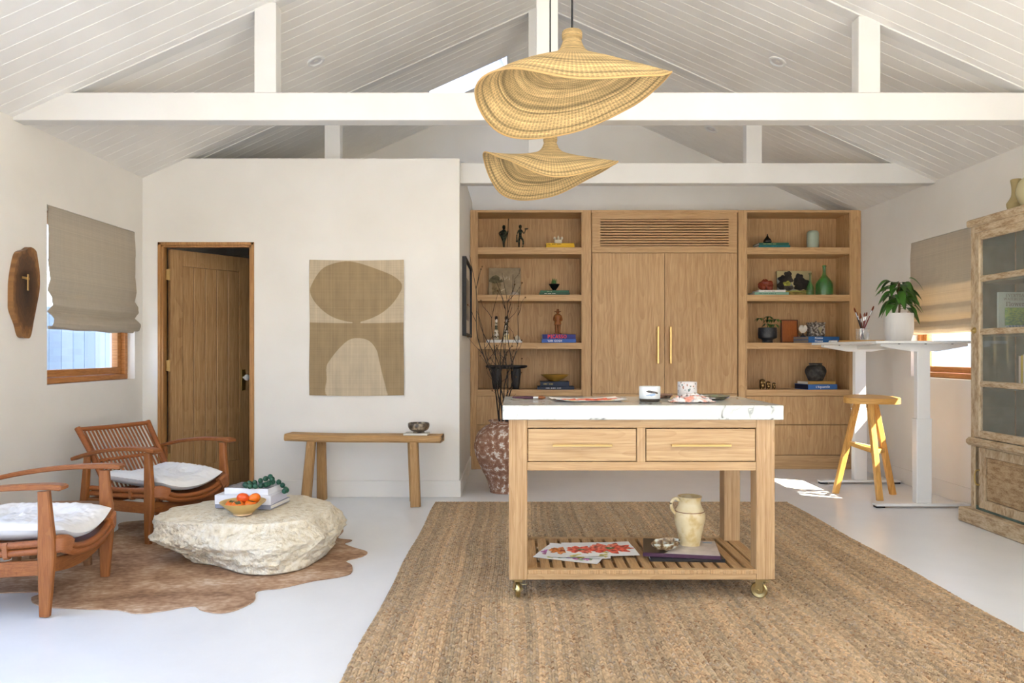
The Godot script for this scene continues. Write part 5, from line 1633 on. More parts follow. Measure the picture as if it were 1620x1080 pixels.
func build_antique():
	# local x runs towards the camera, local z out of the wall into the room
	var t := thing("display_cabinet", "tall antique limewashed cabinet with glazed doors against the right wall", "cabinet", Vector3(3.17, 0, -5.06), -90)
	var W := 1.22
	var dp := -0.305
	var H := 2.05
	part(t, "base", boxes([span(Vector3(-0.055, 0.0, 0.055), Vector3(W + 0.055, 0.10, dp))], 0.008), M.antique_z)
	part(t, "bottom_panel", boxes([span(Vector3(0.02, 0.10, -0.01), Vector3(W - 0.02, 0.135, dp))], 0.002), M.antique_in)
	for x in [0.0, W - 0.045]:
		part(t, "post", boxes([span(Vector3(x, 0.10, 0.0), Vector3(x + 0.045, H, -0.05))], 0.005), M.antique)
		part(t, "side_panel", boxes([span(Vector3(x + 0.004 if x < 0.5 else x + 0.025, 0.10, -0.05), Vector3(x + 0.020 if x < 0.5 else x + 0.041, H, dp))], 0.002), M.antique)
		part(t, "side_lining", boxes([span(Vector3(x + 0.0201 if x < 0.5 else x + 0.012, 0.13, -0.05), Vector3(x + 0.032 if x < 0.5 else x + 0.0249, H - 0.01, dp + 0.018))], 0.001), M.antique_in)
	part(t, "back_panel", boxes([span(Vector3(0.045, 0.10, dp + 0.018), Vector3(W - 0.045, H, dp))]), M.antique_in)
	part(t, "cornice", boxes([span(Vector3(-0.02, H - 0.004, 0.022), Vector3(W + 0.02, 2.096, dp))], 0.01), M.antique_z)
	part(t, "frieze", boxes([span(Vector3(0.045, 2.0, 0.0), Vector3(W - 0.045, H, -0.03))], 0.004), M.antique_z)
	for y in [0.60, 0.955, 1.31, 1.67]:
		part(t, "shelf", boxes([span(Vector3(0.045, y - 0.022, -0.045), Vector3(W - 0.045, y, dp + 0.018))], 0.002), M.antique_in)
	part(t, "waist_rail", bar([Vector3(-0.004, 0.563, 0.006), Vector3(W + 0.004, 0.563, 0.006)], Vector2(0.05, 0.056), Vector3.UP, 0.02), M.antique_z)
	# slim inner strip beside the lower doors
	part(t, "inner_strip", boxes([span(Vector3(0.048, 0.13, -0.006), Vector3(0.083, 0.535, -0.03))], 0.003), M.antique_post)
	var pane_m := mat(Color(0.93, 0.97, 0.95, 0.06), 0.02)
	pane_m.transparency = BaseMaterial3D.TRANSPARENCY_ALPHA
	for k in 2:
		var a: float = [0.048, 0.612][k]
		var b: float = [0.608, W - 0.048][k]
		var sw := 0.052
		var frame := part(t, "glazed_door", boxes([span(Vector3(a, 0.594, 0.004), Vector3(a + sw, 2.0, -0.026)), span(Vector3(b - sw, 0.594, 0.004), Vector3(b, 2.0, -0.026))], 0.006), M.antique)
		for y in [[0.594, 0.648], [0.945, 0.985], [1.30, 1.34], [1.66, 1.70], [1.945, 2.0]]:
			part(frame, "glazing_rail", boxes([span(Vector3(a + sw, y[0], 0.002), Vector3(b - sw, y[1], -0.024))], 0.006), M.antique_z)
		for y in [[0.648, 0.945], [0.985, 1.30], [1.34, 1.66], [1.70, 1.945]]:
			part(frame, "pane", boxes([span(Vector3(a + sw - 0.004, y[0] - 0.004, -0.010), Vector3(b - sw + 0.004, y[1] + 0.004, -0.013))]), pane_m)
		var la: float = a + (0.038 if k == 0 else 0.0)
		var dr := part(t, "panel_door", boxes([span(Vector3(la, 0.118, 0.0), Vector3(la + 0.06, 0.532, -0.026)), span(Vector3(b - 0.06, 0.118, 0.0), Vector3(b, 0.532, -0.026)), span(Vector3(la + 0.06, 0.472, 0.0), Vector3(b - 0.06, 0.532, -0.026)), span(Vector3(la + 0.06, 0.118, 0.0), Vector3(b - 0.06, 0.178, -0.026))], 0.004), M.antique)
		part(dr, "raised_panel", boxes([span(Vector3(la + 0.062, 0.180, -0.014), Vector3(b - 0.062, 0.470, -0.024)), span(Vector3(la + 0.085, 0.203, -0.006), Vector3(b - 0.085, 0.447, -0.02))], 0.005), M.antique_panel)
		if k == 0:
			part(dr, "pull_handle", tube(smooth_path([Vector3(la + 0.012, 0.375, 0.0), Vector3(la + 0.008, 0.37, 0.022), Vector3(la + 0.004, 0.325, 0.03), Vector3(la + 0.008, 0.28, 0.022), Vector3(la + 0.012, 0.275, 0.0)], 4), 0.005, 8), M.old_brass, Vector3.ZERO, Vector3.ZERO, "bent brass pull handle")
	part(t, "latch_knob", lathe(smooth_prof([Vector2(0.022, 0.0), Vector2(0.022, 0.006), Vector2(0.013, 0.012), Vector2(0.009, 0.02), Vector2(0.0, 0.022)], 3), 18, 60), M.old_brass, Vector3(0.05, 1.33, 0.004), Vector3(90, 0, 0))
	# things inside, standing on the shelves; helper from local to world
	var at = func(x, y, z): return Vector3(3.17 - z, y, -5.06 + x)
	var spines := [[38, 40, 44, 0.26], [58, 70, 60, 0.262], [200, 192, 178, 0.262], [196, 62, 70, 0.258], [74, 84, 150, 0.265], [206, 176, 206, 0.262]]
	var names := ["charcoal", "dark green", "cream", "red", "indigo", "pale lilac"]
	var x := 0.115
	for k in spines.size():
		var s: Array = spines[k]
		standing_book("slim upright %s book on the cabinet shelf behind the cupboard glass" % names[k], at.call(x, 1.3105, -0.145), 0.011, s[3], 0.17, flat(s[0], s[1], s[2]))
		x += 0.0128
	# face-out watercolour book and a smaller one before it
	var fb := thing("book", "tall pale green watercolour book standing behind the cabinet glass, its cover in view", "book", at.call(0.209, 1.3105, -0.05), -90)
	part(fb, "cover", boxes([span(Vector3(-0.007, 0, -0.215), Vector3(0.007, 0.27, 0))], 0.001), flat(176, 196, 186))
	for w in [["EVERYDAY", 0.020, 0.248], ["WATERCOLOR", 0.018, 0.224]]:
		part(fb, "lettering", words(w[0], w[1], 0.0006, false, true), flat(92, 88, 84), Vector3(0.0073, w[2], -0.118), Vector3(0, 90, 0))
	part(fb, "lettering", words("Flowers", 0.028, 0.0006, false, true), flat(60, 58, 56), Vector3(0.0073, 0.190, -0.12), Vector3(0, 90, 0))
	var img := Image.create(64, 64, false, Image.FORMAT_RGB8)
	var gn := noise(0.08, 3, 61)
	for y in 64:
		for xx in 64:
			var c := rgb(150, 186, 90).lerp(rgb(60, 130, 90), clampf(0.5 + gn.get_noise_2d(xx, y * 2.0) + (y - 30) / 60.0, 0, 1))
			if y > 44:
				c = rgb(180, 200, 190) if int(xx / 4.0 + sin(y * 1.3) * 1.2) % 2 == 0 else rgb(60, 120, 150)
			img.set_pixel(xx, y, c)
	var sb := thing("book", "smaller green landscape-covered book standing before the tall watercolour book", "book", at.call(0.232, 1.3105, -0.085), -90)
	part(sb, "cover", box(0.175, 0.165, 0.011, 0.001), uv_mat(img, 0.4), Vector3(0, 0.083, -0.0875), Vector3(0, 90, 0))
	var low := [[214, 208, 190, 0.20, "cream"], [204, 186, 60, 0.205, "mustard yellow"], [220, 214, 200, 0.21, "off-white"], [70, 84, 130, 0.205, "slate blue"], [216, 210, 198, 0.212, "ivory"], [188, 180, 170, 0.2, "stone grey"]]
	x = 0.385
	for s in low:
		standing_book("upright %s book on the cabinet shelf below the watercolour books" % s[4], at.call(x, 0.9555, -0.075), 0.018, s[3], 0.16, flat(s[0], s[1], s[2]))
		x += 0.0195
	var cup := thing("blue_pot", "bright blue pot with orange trim on the cabinet's highest shelf", "pot", at.call(0.43, 1.6705, -0.15))
	part(cup, "body", lathe([Vector2(0, 0), Vector2(0.036, 0), Vector2(0.045, 0.09), Vector2(0.04, 0.09), Vector2(0.034, 0.01), Vector2(0, 0.008)], 24), flat(40, 88, 176, 0.3))
	part(cup, "trim", lathe([Vector2(0.043, 0.09), Vector2(0.046, 0.096), Vector2(0.044, 0.11), Vector2(0.038, 0.104)], 24), flat(222, 146, 40, 0.4))
	lying_book("blue-edged magazine lying flat on the cabinet's highest shelf", at.call(0.30, 1.6705, -0.14), 80, 0.2, 0.012, 0.15, flat(52, 86, 150))
	lying_book("grey book lying on the cabinet's lowest glazed shelf", at.call(0.42, 0.601, -0.15), 86, 0.26, 0.03, 0.19, flat(150, 152, 150))
	# vases on top
	var v1 := thing("clay_bottle", "khaki clay bottle vase with a straight neck on the antique cabinet", "vase", at.call(0.27, 2.0965, -0.13))
	part(v1, "body", lathe(smooth_prof([Vector2(0, 0.003), Vector2(0.034, 0.0), Vector2(0.05, 0.035), Vector2(0.054, 0.062), Vector2(0.05, 0.072), Vector2(0.034, 0.098), Vector2(0.026, 0.125), Vector2(0.026, 0.17), Vector2(0.032, 0.215), Vector2(0.026, 0.218), Vector2(0.022, 0.17), Vector2(0.02, 0.12), Vector2(0, 0.10)], 3), 36, 40), M.clay)
	var v2 := thing("clay_vase", "pale round-bellied clay vase beside the bottle on the antique cabinet", "vase", at.call(0.44, 2.0965, -0.13))
	part(v2, "body", lathe(smooth_prof([Vector2(0, 0.003), Vector2(0.05, 0.0), Vector2(0.085, 0.05), Vector2(0.1, 0.11), Vector2(0.085, 0.17), Vector2(0.05, 0.205), Vector2(0.036, 0.225), Vector2(0.04, 0.24), Vector2(0.032, 0.24), Vector2(0.028, 0.22), Vector2(0, 0.19)], 3), 40, 40), M.clay_pale)

# upright book, spine towards the room (-x)
func standing_book(label, at, th, h, d, m):
	var t := thing("book", label, "book", at, -90, "upright books in the glazed cabinet")
	part(t, "cover", boxes([span(Vector3(-th / 2, 0, -d), Vector3(-th / 2 + 0.0016, h, 0)), span(Vector3(th / 2 - 0.0016, 0, -d), Vector3(th / 2, h, 0)), span(Vector3(-th / 2, 0, -0.0016), Vector3(th / 2, h, 0))], 0.0), m)
	part(t, "pages", boxes([span(Vector3(-th / 2 + 0.0016, 0.003, -d + 0.003), Vector3(th / 2 - 0.0016, h - 0.003, -0.0016))]), M.pages)

func build_shelf_things():
	var R := [2.2375, 1.7605, 1.2765, 0.8045]
	var z := -7.43
	# --- left bookcase, highest shelf
	figure_spear(Vector3(-0.116, R[0], z))
	figure_bird(Vector3(0.052, R[0], z))
	lying_book("yellow book at the bottom of the yellow pair on the bookcase", Vector3(0.455, R[0], z), 0, 0.288, 0.021, 0.2, flat(226, 176, 18), "", null, 0, "yellow books")
	lying_book("yellow book with small dark lettering, upper of the yellow pair", Vector3(0.452, R[0] + 0.0212, z), 1, 0.282, 0.021, 0.195, flat(230, 182, 20), "~17", flat(60, 46, 20), 0.011, "yellow books", null, -0.05)
	var lo := thing("lotus_ornament", "small pale lotus-shaped ornament on the yellow books", "ornament", Vector3(0.44, R[0] + 0.0424, z))
	part(lo, "base", box(0.078, 0.05, 0.04, 0.008), flat(226, 214, 188), Vector3(0, 0.025, 0))
	for q in [-0.03, 0.0, 0.03]:
		part(lo, "petal", lathe(smooth_prof([Vector2(0, 0.0), Vector2(0.013, 0.015), Vector2(0.012, 0.03), Vector2(0.0, 0.052 - abs(q) * 0.3)], 3), 12, 60), flat(230, 219, 194), Vector3(q, 0.042, 0), Vector3(0, 0, -q * 500))
	# --- second shelf: canvas, shell, footed pot on books
	var W := 104
	var H := 94
	var img := Image.create(W, H, false, Image.FORMAT_RGB8)
	img.fill(rgb(176, 158, 130))
	var gn := noise(0.05, 3, 4)
	for y in H:
		for x in W:
			var k: float = 1.0 + 0.10 * gn.get_noise_2d(x, y)
			img.set_pixel(x, y, Color(0.66 * k, 0.59 * k, 0.48 * k))
	paint(img, [Vector2(10, 48), Vector2(40, 48), Vector2(38, 93), Vector2(12, 93)], rgb(150, 130, 96), gn, 0.3)
	paint(img, smooth_poly([Vector2(2, 46), Vector2(8, 32), Vector2(24, 24), Vector2(38, 34), Vector2(46, 46), Vector2(24, 50)], 4), rgb(108, 100, 76), gn, 0.4)
	for k in 7:
		paint(img, [Vector2(36 + k * 5, 40 - (k % 3) * 4), Vector2(38 + k * 5, 22 + (k % 2) * 5), Vector2(39 + k * 5, 40 - (k % 3) * 4)], rgb(206, 194, 168))
	var line := [Vector2(76, 90), Vector2(82, 60), Vector2(84, 36), Vector2(98, 20), Vector2(101, 4)]
	for k in line.size() - 1:
		paint(img, [line[k], line[k] + Vector2(1.6, 0), line[k + 1] + Vector2(1.6, 0), line[k + 1]], rgb(96, 80, 58))
	paint(img, [Vector2(40, 74), Vector2(54, 68), Vector2(54, 70), Vector2(41, 77)], rgb(220, 208, 176))
	var cv := solo("mushroom_canvas", "beige canvas painted with a mushroom, leaning at the bookcase's back panel", "painting", box(0.335, 0.30, 0.018, 0.002), uv_mat(img, 0.9), Vector3(-0.11, R[1] + 0.151, -7.60), Vector3(-5, 0, 0))
	var sh := thing("coral_shell", "small white spotted shell in front of the mushroom canvas", "shell", Vector3(-0.005, R[1], -7.50))
	part(sh, "body", lathe(smooth_prof([Vector2(0.0, 0.0), Vector2(0.038, 0.002), Vector2(0.042, 0.018), Vector2(0.03, 0.036), Vector2(0.0, 0.044)], 3), 20, 70), flat(222, 208, 190))
	part(sh, "lip", lathe(smooth_prof([Vector2(0.0, 0.0), Vector2(0.02, 0.004), Vector2(0.018, 0.016), Vector2(0, 0.02)], 3), 12, 70), flat(208, 192, 170), Vector3(-0.045, 0.0, 0.01))
	lying_book("dark green book with a white spine label, under the footed grass pot", Vector3(0.398, R[1], z), 0, 0.305, 0.022, 0.2, flat(30, 72, 52), "~17", flat(226, 224, 210), 0.009, "green books", null, -0.04)
	lying_book("green book directly beneath the black footed grass pot", Vector3(0.40, R[1] + 0.0222, z), -1, 0.29, 0.021, 0.195, flat(42, 96, 68), "~7", flat(190, 200, 160), 0.009, "green books", null, -0.05)
	var gp := thing("grass_pot", "tuft of green grass in a black footed bowl", "plant", Vector3(0.40, R[1] + 0.0434, z))
	part(gp, "bowl", lathe(smooth_prof([Vector2(0, 0.0), Vector2(0.02, 0.0), Vector2(0.02, 0.015), Vector2(0.036, 0.035), Vector2(0.056, 0.068), Vector2(0.05, 0.07), Vector2(0.03, 0.045), Vector2(0, 0.038)], 3), 24, 50), M.black_gloss)
	rng.seed = 12
	for k in 26:
		var a := rng.randf() * TAU
		var r := rng.randf_range(0.0, 0.03)
		var st := newst()
		add_leaf(st, Vector3(cos(a) * r, 0.04, sin(a) * r), Vector3(cos(a) * 0.2, 1, sin(a) * 0.2), rng.randf_range(0.07, 0.095), 0.011, 0.0)
		part(gp, "blade", st.commit(), M.leaf)
	# --- third shelf
	lying_book("flat white book under the slim bottles on the bookcase", Vector3(-0.11, R[2], z), 0, 0.36, 0.03, 0.22, flat(232, 228, 222), "", null, 0)
	for k in 2:
		var b := thing("slim_bottle", ["slim pale mosaic bottle with a dark stopper on the flat white book", "slim pale mosaic bottle with a dark stopper next to the small gilt block"][k], "bottle", Vector3([-0.195, -0.092][k], R[2] + 0.0305, -7.47), 0, "slim stoppered bottles")
		part(b, "body", lathe(smooth_prof([Vector2(0, 0), Vector2(0.026, 0.0), Vector2(0.03, 0.03), Vector2(0.022, 0.09), Vector2(0.014, 0.12), Vector2(0.014, 0.205), Vector2(0.012, 0.21), Vector2(0, 0.21)], 3), 20, 50), tri_mat(Color.WHITE, tex(ramp(grey(0.06, 2, 40 + k, 64), [[0.35, rgb(70, 74, 60)], [0.5, rgb(196, 176, 130)], [0.65, rgb(236, 228, 214)]])), Vector3.ONE * 7.0, 0.25, false))
		part(b, "stopper", lathe(smooth_prof([Vector2(0.011, 0.208), Vector2(0.016, 0.222), Vector2(0.012, 0.24), Vector2(0, 0.244)], 3), 14, 60), flat(52, 30, 24, 0.3))
	var gb := thing("gilt_block", "small pale gilt block between the bottles on the white book", "ornament", Vector3(-0.095, R[2] + 0.0305, -7.37), 12)
	part(gb, "block", box(0.048, 0.05, 0.04, 0.004), flat(206, 190, 146), Vector3(0, 0.025, 0))
	part(gb, "corner", box(0.008, 0.052, 0.044, 0.002), M.brass, Vector3(0.024, 0.026, 0))
	var sn := thing("shell_snail", "small cream and brown sea shell at the end of the white book", "shell", Vector3(0.022, R[2] + 0.0305, -7.38))
	part(sn, "body", lathe(smooth_prof([Vector2(0, 0), Vector2(0.024, 0.003), Vector2(0.027, 0.02), Vector2(0.016, 0.038), Vector2(0, 0.046)], 3), 16, 70), flat(222, 206, 176))
	part(sn, "spire", lathe(smooth_prof([Vector2(0.013, 0), Vector2(0.008, 0.012), Vector2(0, 0.022)], 3), 12, 70), flat(150, 112, 70), Vector3(-0.024, 0.018, 0), Vector3(0, 0, 70))
	lying_book("medium blue book with white spine title, beneath the dark blue red-lettered book", Vector3(0.44, R[2], z), 0, 0.345, 0.036, 0.24, flat(52, 96, 178), "VAN GOGH", flat(236, 238, 240), 0.021, "blue artist books", null, -0.04)
	lying_book("thick dark blue book with a big red spine title", Vector3(0.44, R[2] + 0.0362, z), 1, 0.335, 0.048, 0.23, flat(28, 38, 122), "PICASSO", flat(232, 58, 40), 0.036, "blue artist books", null, -0.02)
	figure_wood(Vector3(0.435, R[2] + 0.0846, z))
	# --- fourth shelf: carved stool, bowl on books
	var st4 := thing("carved_stool", "small black carved stool on the bookcase's lowest open shelf", "stool", Vector3(-0.088, R[3], z))
	part(st4, "seat", lathe(smooth_prof([Vector2(0, 0.208), Vector2(0.13, 0.208), Vector2(0.2, 0.218), Vector2(0.213, 0.236), Vector2(0.19, 0.244), Vector2(0.1, 0.236), Vector2(0, 0.234)], 3), 36, 50), M.black)
	st4.scale = Vector3(1, 1, 0.55)
	for x in [-0.105, 0.095]:
		part(st4, "leg", lathe(smooth_prof([Vector2(0, 0), Vector2(0.03, 0), Vector2(0.045, 0.1), Vector2(0.05, 0.215), Vector2(0, 0.215)], 3), 18, 50), M.black, Vector3(x, 0, 0))
	lying_book("wide navy book at the bottom under the mustard bowl", Vector3(0.41, R[3], z), 0, 0.37, 0.03, 0.23, flat(24, 38, 62), "~15", flat(220, 222, 224), 0.013, "navy books", null, -0.02)
	lying_book("navy book with small gilt lettering directly under the mustard bowl", Vector3(0.40, R[3] + 0.0302, z), -1, 0.29, 0.05, 0.21, flat(22, 40, 66), "~9", flat(204, 184, 110), 0.014, "navy books", null, -0.06)
	var mb := thing("mustard_bowl", "wide mustard yellow footed bowl on the navy books", "bowl", Vector3(0.405, R[3] + 0.0806, z))
	part(mb, "body", lathe(smooth_prof([Vector2(0, 0.0), Vector2(0.05, 0.0), Vector2(0.054, 0.008), Vector2(0.1, 0.034), Vector2(0.142, 0.064), Vector2(0.139, 0.066), Vector2(0.09, 0.038), Vector2(0.03, 0.016), Vector2(0, 0.014)], 3), 40, 50), flat(186, 142, 60, 0.35))
	# --- right bookcase, highest shelf
	lying_book("teal book at the bottom of the stack under the teardrop vase", Vector3(2.615, R[0], z), 0, 0.32, 0.022, 0.2, flat(24, 104, 108), "~7", flat(60, 150, 150), 0.01, "teal books")
	lying_book("deep green book directly under the black teardrop vase", Vector3(2.61, R[0] + 0.0222, z), 0, 0.3, 0.024, 0.2, flat(28, 92, 70), "~15", flat(180, 180, 110), 0.011, "teal books", null, -0.04)
	var td := thing("teardrop_vase", "small black teardrop bud vase on the deep green book", "vase", Vector3(2.578, R[0] + 0.0464, z))
	part(td, "body", lathe(smooth_prof([Vector2(0, 0), Vector2(0.026, 0.0), Vector2(0.042, 0.022), Vector2(0.034, 0.048), Vector2(0.014, 0.072), Vector2(0.005, 0.095), Vector2(0.006, 0.102), Vector2(0.003, 0.102), Vector2(0.002, 0.08), Vector2(0, 0.06)], 3), 28, 60), M.black_gloss)
	var ce := thing("celadon_vase", "pale celadon cylinder vase with a rounded shoulder", "vase", Vector3(3.042, R[0], z))
	part(ce, "body", lathe(smooth_prof([Vector2(0, 0), Vector2(0.056, 0.0), Vector2(0.058, 0.01), Vector2(0.059, 0.13), Vector2(0.055, 0.165), Vector2(0.042, 0.18), Vector2(0.036, 0.178), Vector2(0.04, 0.16), Vector2(0, 0.15)], 4), 36, 40), flat(168, 180, 160, 0.3))
	# --- second shelf
	lying_book("pale green book with dark spine text, under the white book", Vector3(2.585, R[1], z), 0, 0.345, 0.024, 0.21, flat(124, 164, 142), "~18", flat(52, 84, 70), 0.012, "green and white books", null, -0.04)
	lying_book("thin white book under the red-brown sculpture", Vector3(2.59, R[1] + 0.0242, z), 1, 0.272, 0.022, 0.2, flat(232, 228, 220), "~17", flat(120, 116, 110), 0.009, "green and white books", null, -0.02)
	var n3 := noise(16.0, 3, 7)
	var sc := thing("knot_sculpture", "glossy red-brown lumpy clay sculpture on the white book", "sculpture", Vector3(2.56, R[1] + 0.0464, z))
	part(sc, "body", surf(32, 20, func(u, v):
		var a: float = u * TAU
		var b: float = (v - 0.5) * PI
		var d := Vector3(cos(a) * cos(b), sin(b), sin(a) * cos(b))
		return Vector3(0, 0.055, 0) + d * (0.062 + 0.028 * n3.get_noise_3dv(d * 0.09 + Vector3(3, 3, 3))) * Vector3(1.1, 0.88, 0.8), true), flat(128, 50, 24, 0.25))
	for q in [[-0.035, 0.03, 0.035, 0.03], [0.03, 0.025, 0.038, 0.032], [0.04, 0.078, 0.02, 0.026], [-0.03, 0.085, 0.022, 0.024]]:
		part(sc, "lobe", ball(q[3], 14, 8), flat(128, 50, 24, 0.25), Vector3(q[0], q[1], q[2]))
	var tr := Image.create(112, 80, false, Image.FORMAT_RGB8)
	tr.fill(rgb(186, 172, 128))
	paint(tr, [Vector2(0, 66), Vector2(112, 60), Vector2(112, 80), Vector2(0, 80)], rgb(140, 122, 66), gn, 0.3)
	paint(tr, [Vector2(0, 22), Vector2(40, 30), Vector2(60, 62), Vector2(0, 64)], rgb(134, 136, 128), gn, 0.2)
	for q in [[18, 26, 14, 12], [36, 12, 12, 12], [38, 26, 14, 12], [12, 46, 12, 14], [72, 20, 12, 12], [64, 34, 12, 14], [84, 40, 20, 18], [70, 50, 16, 12], [94, 50, 14, 12]]:
		paint(tr, oval(q[0], q[1], q[2], q[3], 0.2, 0.12, q[0]), rgb(42, 36, 32), gn, 0.5)
	paint(tr, oval(32, 42, 12, 10, 0.3, 0.15, 5), rgb(150, 150, 66), gn, 0.5)
	paint(tr, oval(36, 54, 16, 8, 0.0, 0.12, 3), rgb(70, 62, 54), gn, 0.5)
	paint(tr, [Vector2(0, 64), Vector2(60, 62), Vector2(112, 70), Vector2(60, 66)], rgb(176, 180, 96))
	solo("tree_canvas", "small landscape canvas of dark round trees leaning behind the green bottle", "painting", box(0.36, 0.265, 0.018, 0.002), uv_mat(tr, 0.85), Vector3(2.91, R[1] + 0.134, -7.58), Vector3(-5, 0, 0))
	var gm := mat(Color(0.16, 0.52, 0.22, 0.38), 0.06)
	gm.transparency = BaseMaterial3D.TRANSPARENCY_ALPHA
	var bt := thing("glass_bottle", "large green glass bottle with a long neck in the right bookcase", "bottle", Vector3(3.155, R[1], -7.42))
	part(bt, "glass", lathe(smooth_prof([Vector2(0, 0.008), Vector2(0.075, 0.0), Vector2(0.083, 0.01), Vector2(0.083, 0.10), Vector2(0.07, 0.14), Vector2(0.035, 0.19), Vector2(0.019, 0.215), Vector2(0.017, 0.285), Vector2(0.023, 0.292), Vector2(0.022, 0.30), Vector2(0.014, 0.30), Vector2(0.013, 0.22), Vector2(0.03, 0.185), Vector2(0.066, 0.136), Vector2(0.079, 0.10), Vector2(0.078, 0.014), Vector2(0, 0.014)], 3), 36, 60), gm)
	var b2 := thing("glass_bottle", "slim small green glass bottle close beside the large one", "bottle", Vector3(3.035, R[1], -7.48))
	part(b2, "glass", lathe(smooth_prof([Vector2(0, 0.005), Vector2(0.03, 0.0), Vector2(0.036, 0.01), Vector2(0.036, 0.08), Vector2(0.02, 0.12), Vector2(0.01, 0.15), Vector2(0.009, 0.21), Vector2(0.014, 0.222), Vector2(0.014, 0.235), Vector2(0.006, 0.235)], 3), 24, 60), gm)
	# --- third shelf
	var pl := thing("shelf_plant", "umbrella-leaved plant in a dimpled black footed planter", "plant", Vector3(2.58, R[2], -7.43))
	part(pl, "planter", lathe(smooth_prof([Vector2(0, 0), Vector2(0.05, 0.0), Vector2(0.048, 0.02), Vector2(0.06, 0.036), Vector2(0.09, 0.05), Vector2(0.092, 0.07), Vector2(0.092, 0.145), Vector2(0.086, 0.145), Vector2(0.085, 0.06), Vector2(0, 0.05)], 3), 36, 40), flat(36, 38, 42, 0.45))
	part(pl, "soil", lathe([Vector2(0.086, 0.128), Vector2(0, 0.132)], 20), M.soil)
	for r in 3:
		for k in 14:
			var a := TAU * (k + 0.5 * (r % 2)) / 14.0
			part(pl, "dimple", ball(0.004, 8, 4), flat(70, 72, 76, 0.4), Vector3(cos(a) * 0.0915, 0.08 + r * 0.022, sin(a) * 0.0915))
	rng.seed = 41
	for q in [[-0.085, 0.25, 0.0], [0.0, 0.235, 0.03], [0.09, 0.24, 0.0], [-0.03, 0.19, 0.06], [0.045, 0.185, 0.06], [0.02, 0.27, -0.04]]:
		var hub := Vector3(q[0], q[1], q[2])
		part(pl, "leaf_stalk", tube(smooth_path([Vector3(q[0] * 0.2, 0.12, q[2] * 0.2), Vector3(q[0] * 0.5, q[1] - 0.02, q[2] * 0.5), hub], 3), 0.0022, 5), M.leaf_dark)
		for k in 6:
			var a := TAU * k / 6.0 + rng.randf()
			var lf := newst()
			add_leaf(lf, hub, Vector3(cos(a), 0.1, sin(a)), rng.randf_range(0.05, 0.066), 0.026, 0.75)
			part(pl, "leaf", lf.commit(), M.leaf if k % 2 else M.leaf_dark)
	var fr := thing("picture_frame", "orange-brown framed wooden panel behind the white tulip", "picture frame", Vector3(2.852, R[2] + 0.121, -7.56), 0)
	fr.rotation_degrees.x = -4
	part(fr, "frame", boxes([span(Vector3(-0.088, -0.12, -0.008), Vector3(-0.078, 0.12, 0.010)), span(Vector3(0.078, -0.12, -0.008), Vector3(0.088, 0.12, 0.010)), span(Vector3(-0.078, 0.11, -0.008), Vector3(0.078, 0.12, 0.010)), span(Vector3(-0.078, -0.12, -0.008), Vector3(0.078, -0.11, 0.010))], 0.001), flat(96, 48, 20, 0.4))
	part(fr, "panel", box(0.158, 0.222, 0.008, 0.001), tri_mat(rgb(190, 108, 42), T.straight, Vector3(6, 2, 6), 0.45, false))
	lying_book("lower blue book with a white name on its spine, under the metal casket", Vector3(3.08, R[2], -7.44), 14, 0.36, 0.03, 0.25, flat(38, 92, 150), "Picasso", flat(232, 234, 236), 0.020, "blue spined books", flat(150, 138, 120), -0.06)
	lying_book("upper blue book with a white name on its spine, under the metal casket", Vector3(3.08, R[2] + 0.0302, -7.44), 14, 0.36, 0.031, 0.25, flat(40, 96, 156), "Picasso", flat(232, 234, 236), 0.020, "blue spined books", flat(150, 138, 120), -0.06)
	var tu := thing("metal_tulip", "white tulip ornament on a dark stem at the end of the blue books", "ornament", Vector3(2.93, R[2] + 0.0618, -7.40))
	for k in 5:
		var a := TAU * k / 5.0
		part(tu, "petal", surf(6, 8, func(u, v):
			var w: float = 0.026 * sin(PI * (0.12 + 0.86 * v)) * (u - 0.5) * 2.0
			var r: float = 0.012 + 0.028 * sin(PI * v * 0.75) - 0.006 * abs(u - 0.5)
			return Vector3(cos(a) * r - sin(a) * w, 0.036 + 0.085 * v, sin(a) * r + cos(a) * w)), flat(226, 218, 204, 0.35))
	part(tu, "stem", lathe(smooth_prof([Vector2(0.03, 0.0), Vector2(0.026, 0.008), Vector2(0.009, 0.02), Vector2(0.008, 0.04), Vector2(0, 0.04)], 3), 14, 50), M.iron)
	for s in [-1.0, 1.0]:
		var lf := newst()
		add_leaf(lf, Vector3(s * 0.006, 0.012, 0.008), Vector3(s, 0.5, 0.1), 0.06, 0.024, 0.1)
		part(tu, "leaf", lf.commit(), mat(rgb(150, 144, 134), 0.3, 0.6))
	var ca := thing("metal_casket", "carved silver-grey metal casket with shell inlay on the blue books", "box", Vector3(3.07, R[2] + 0.0618, -7.42), 6)
	var cm := bump(tri_mat(Color.WHITE, tex(ramp(grey(0.05, 3, 55, 128), [[0.3, rgb(64, 54, 46)], [0.5, rgb(124, 112, 98)], [0.7, rgb(190, 182, 170)]])), Vector3.ONE * 5.0, 0.35, false), T.bumpy, 0.3)
	part(ca, "body", box(0.155, 0.125, 0.09, 0.008), cm, Vector3(0, 0.063, 0))
	part(ca, "lid", box(0.162, 0.02, 0.098, 0.006), cm, Vector3(0, 0.136, 0))
	part(ca, "shell_inlay", extrude([Vector2(-0.026, 0.02), Vector2(0, 0.03), Vector2(0.024, 0.018), Vector2(0.004, -0.034), Vector2(-0.006, -0.03)], 0.0, 0.004), flat(176, 164, 128, 0.3), Vector3(0.022, 0.07, 0.045))
	part(ca, "finial", lathe(smooth_prof([Vector2(0.012, 0), Vector2(0.006, 0.01), Vector2(0, 0.02)], 3), 10, 60), cm, Vector3(0, 0.146, 0))
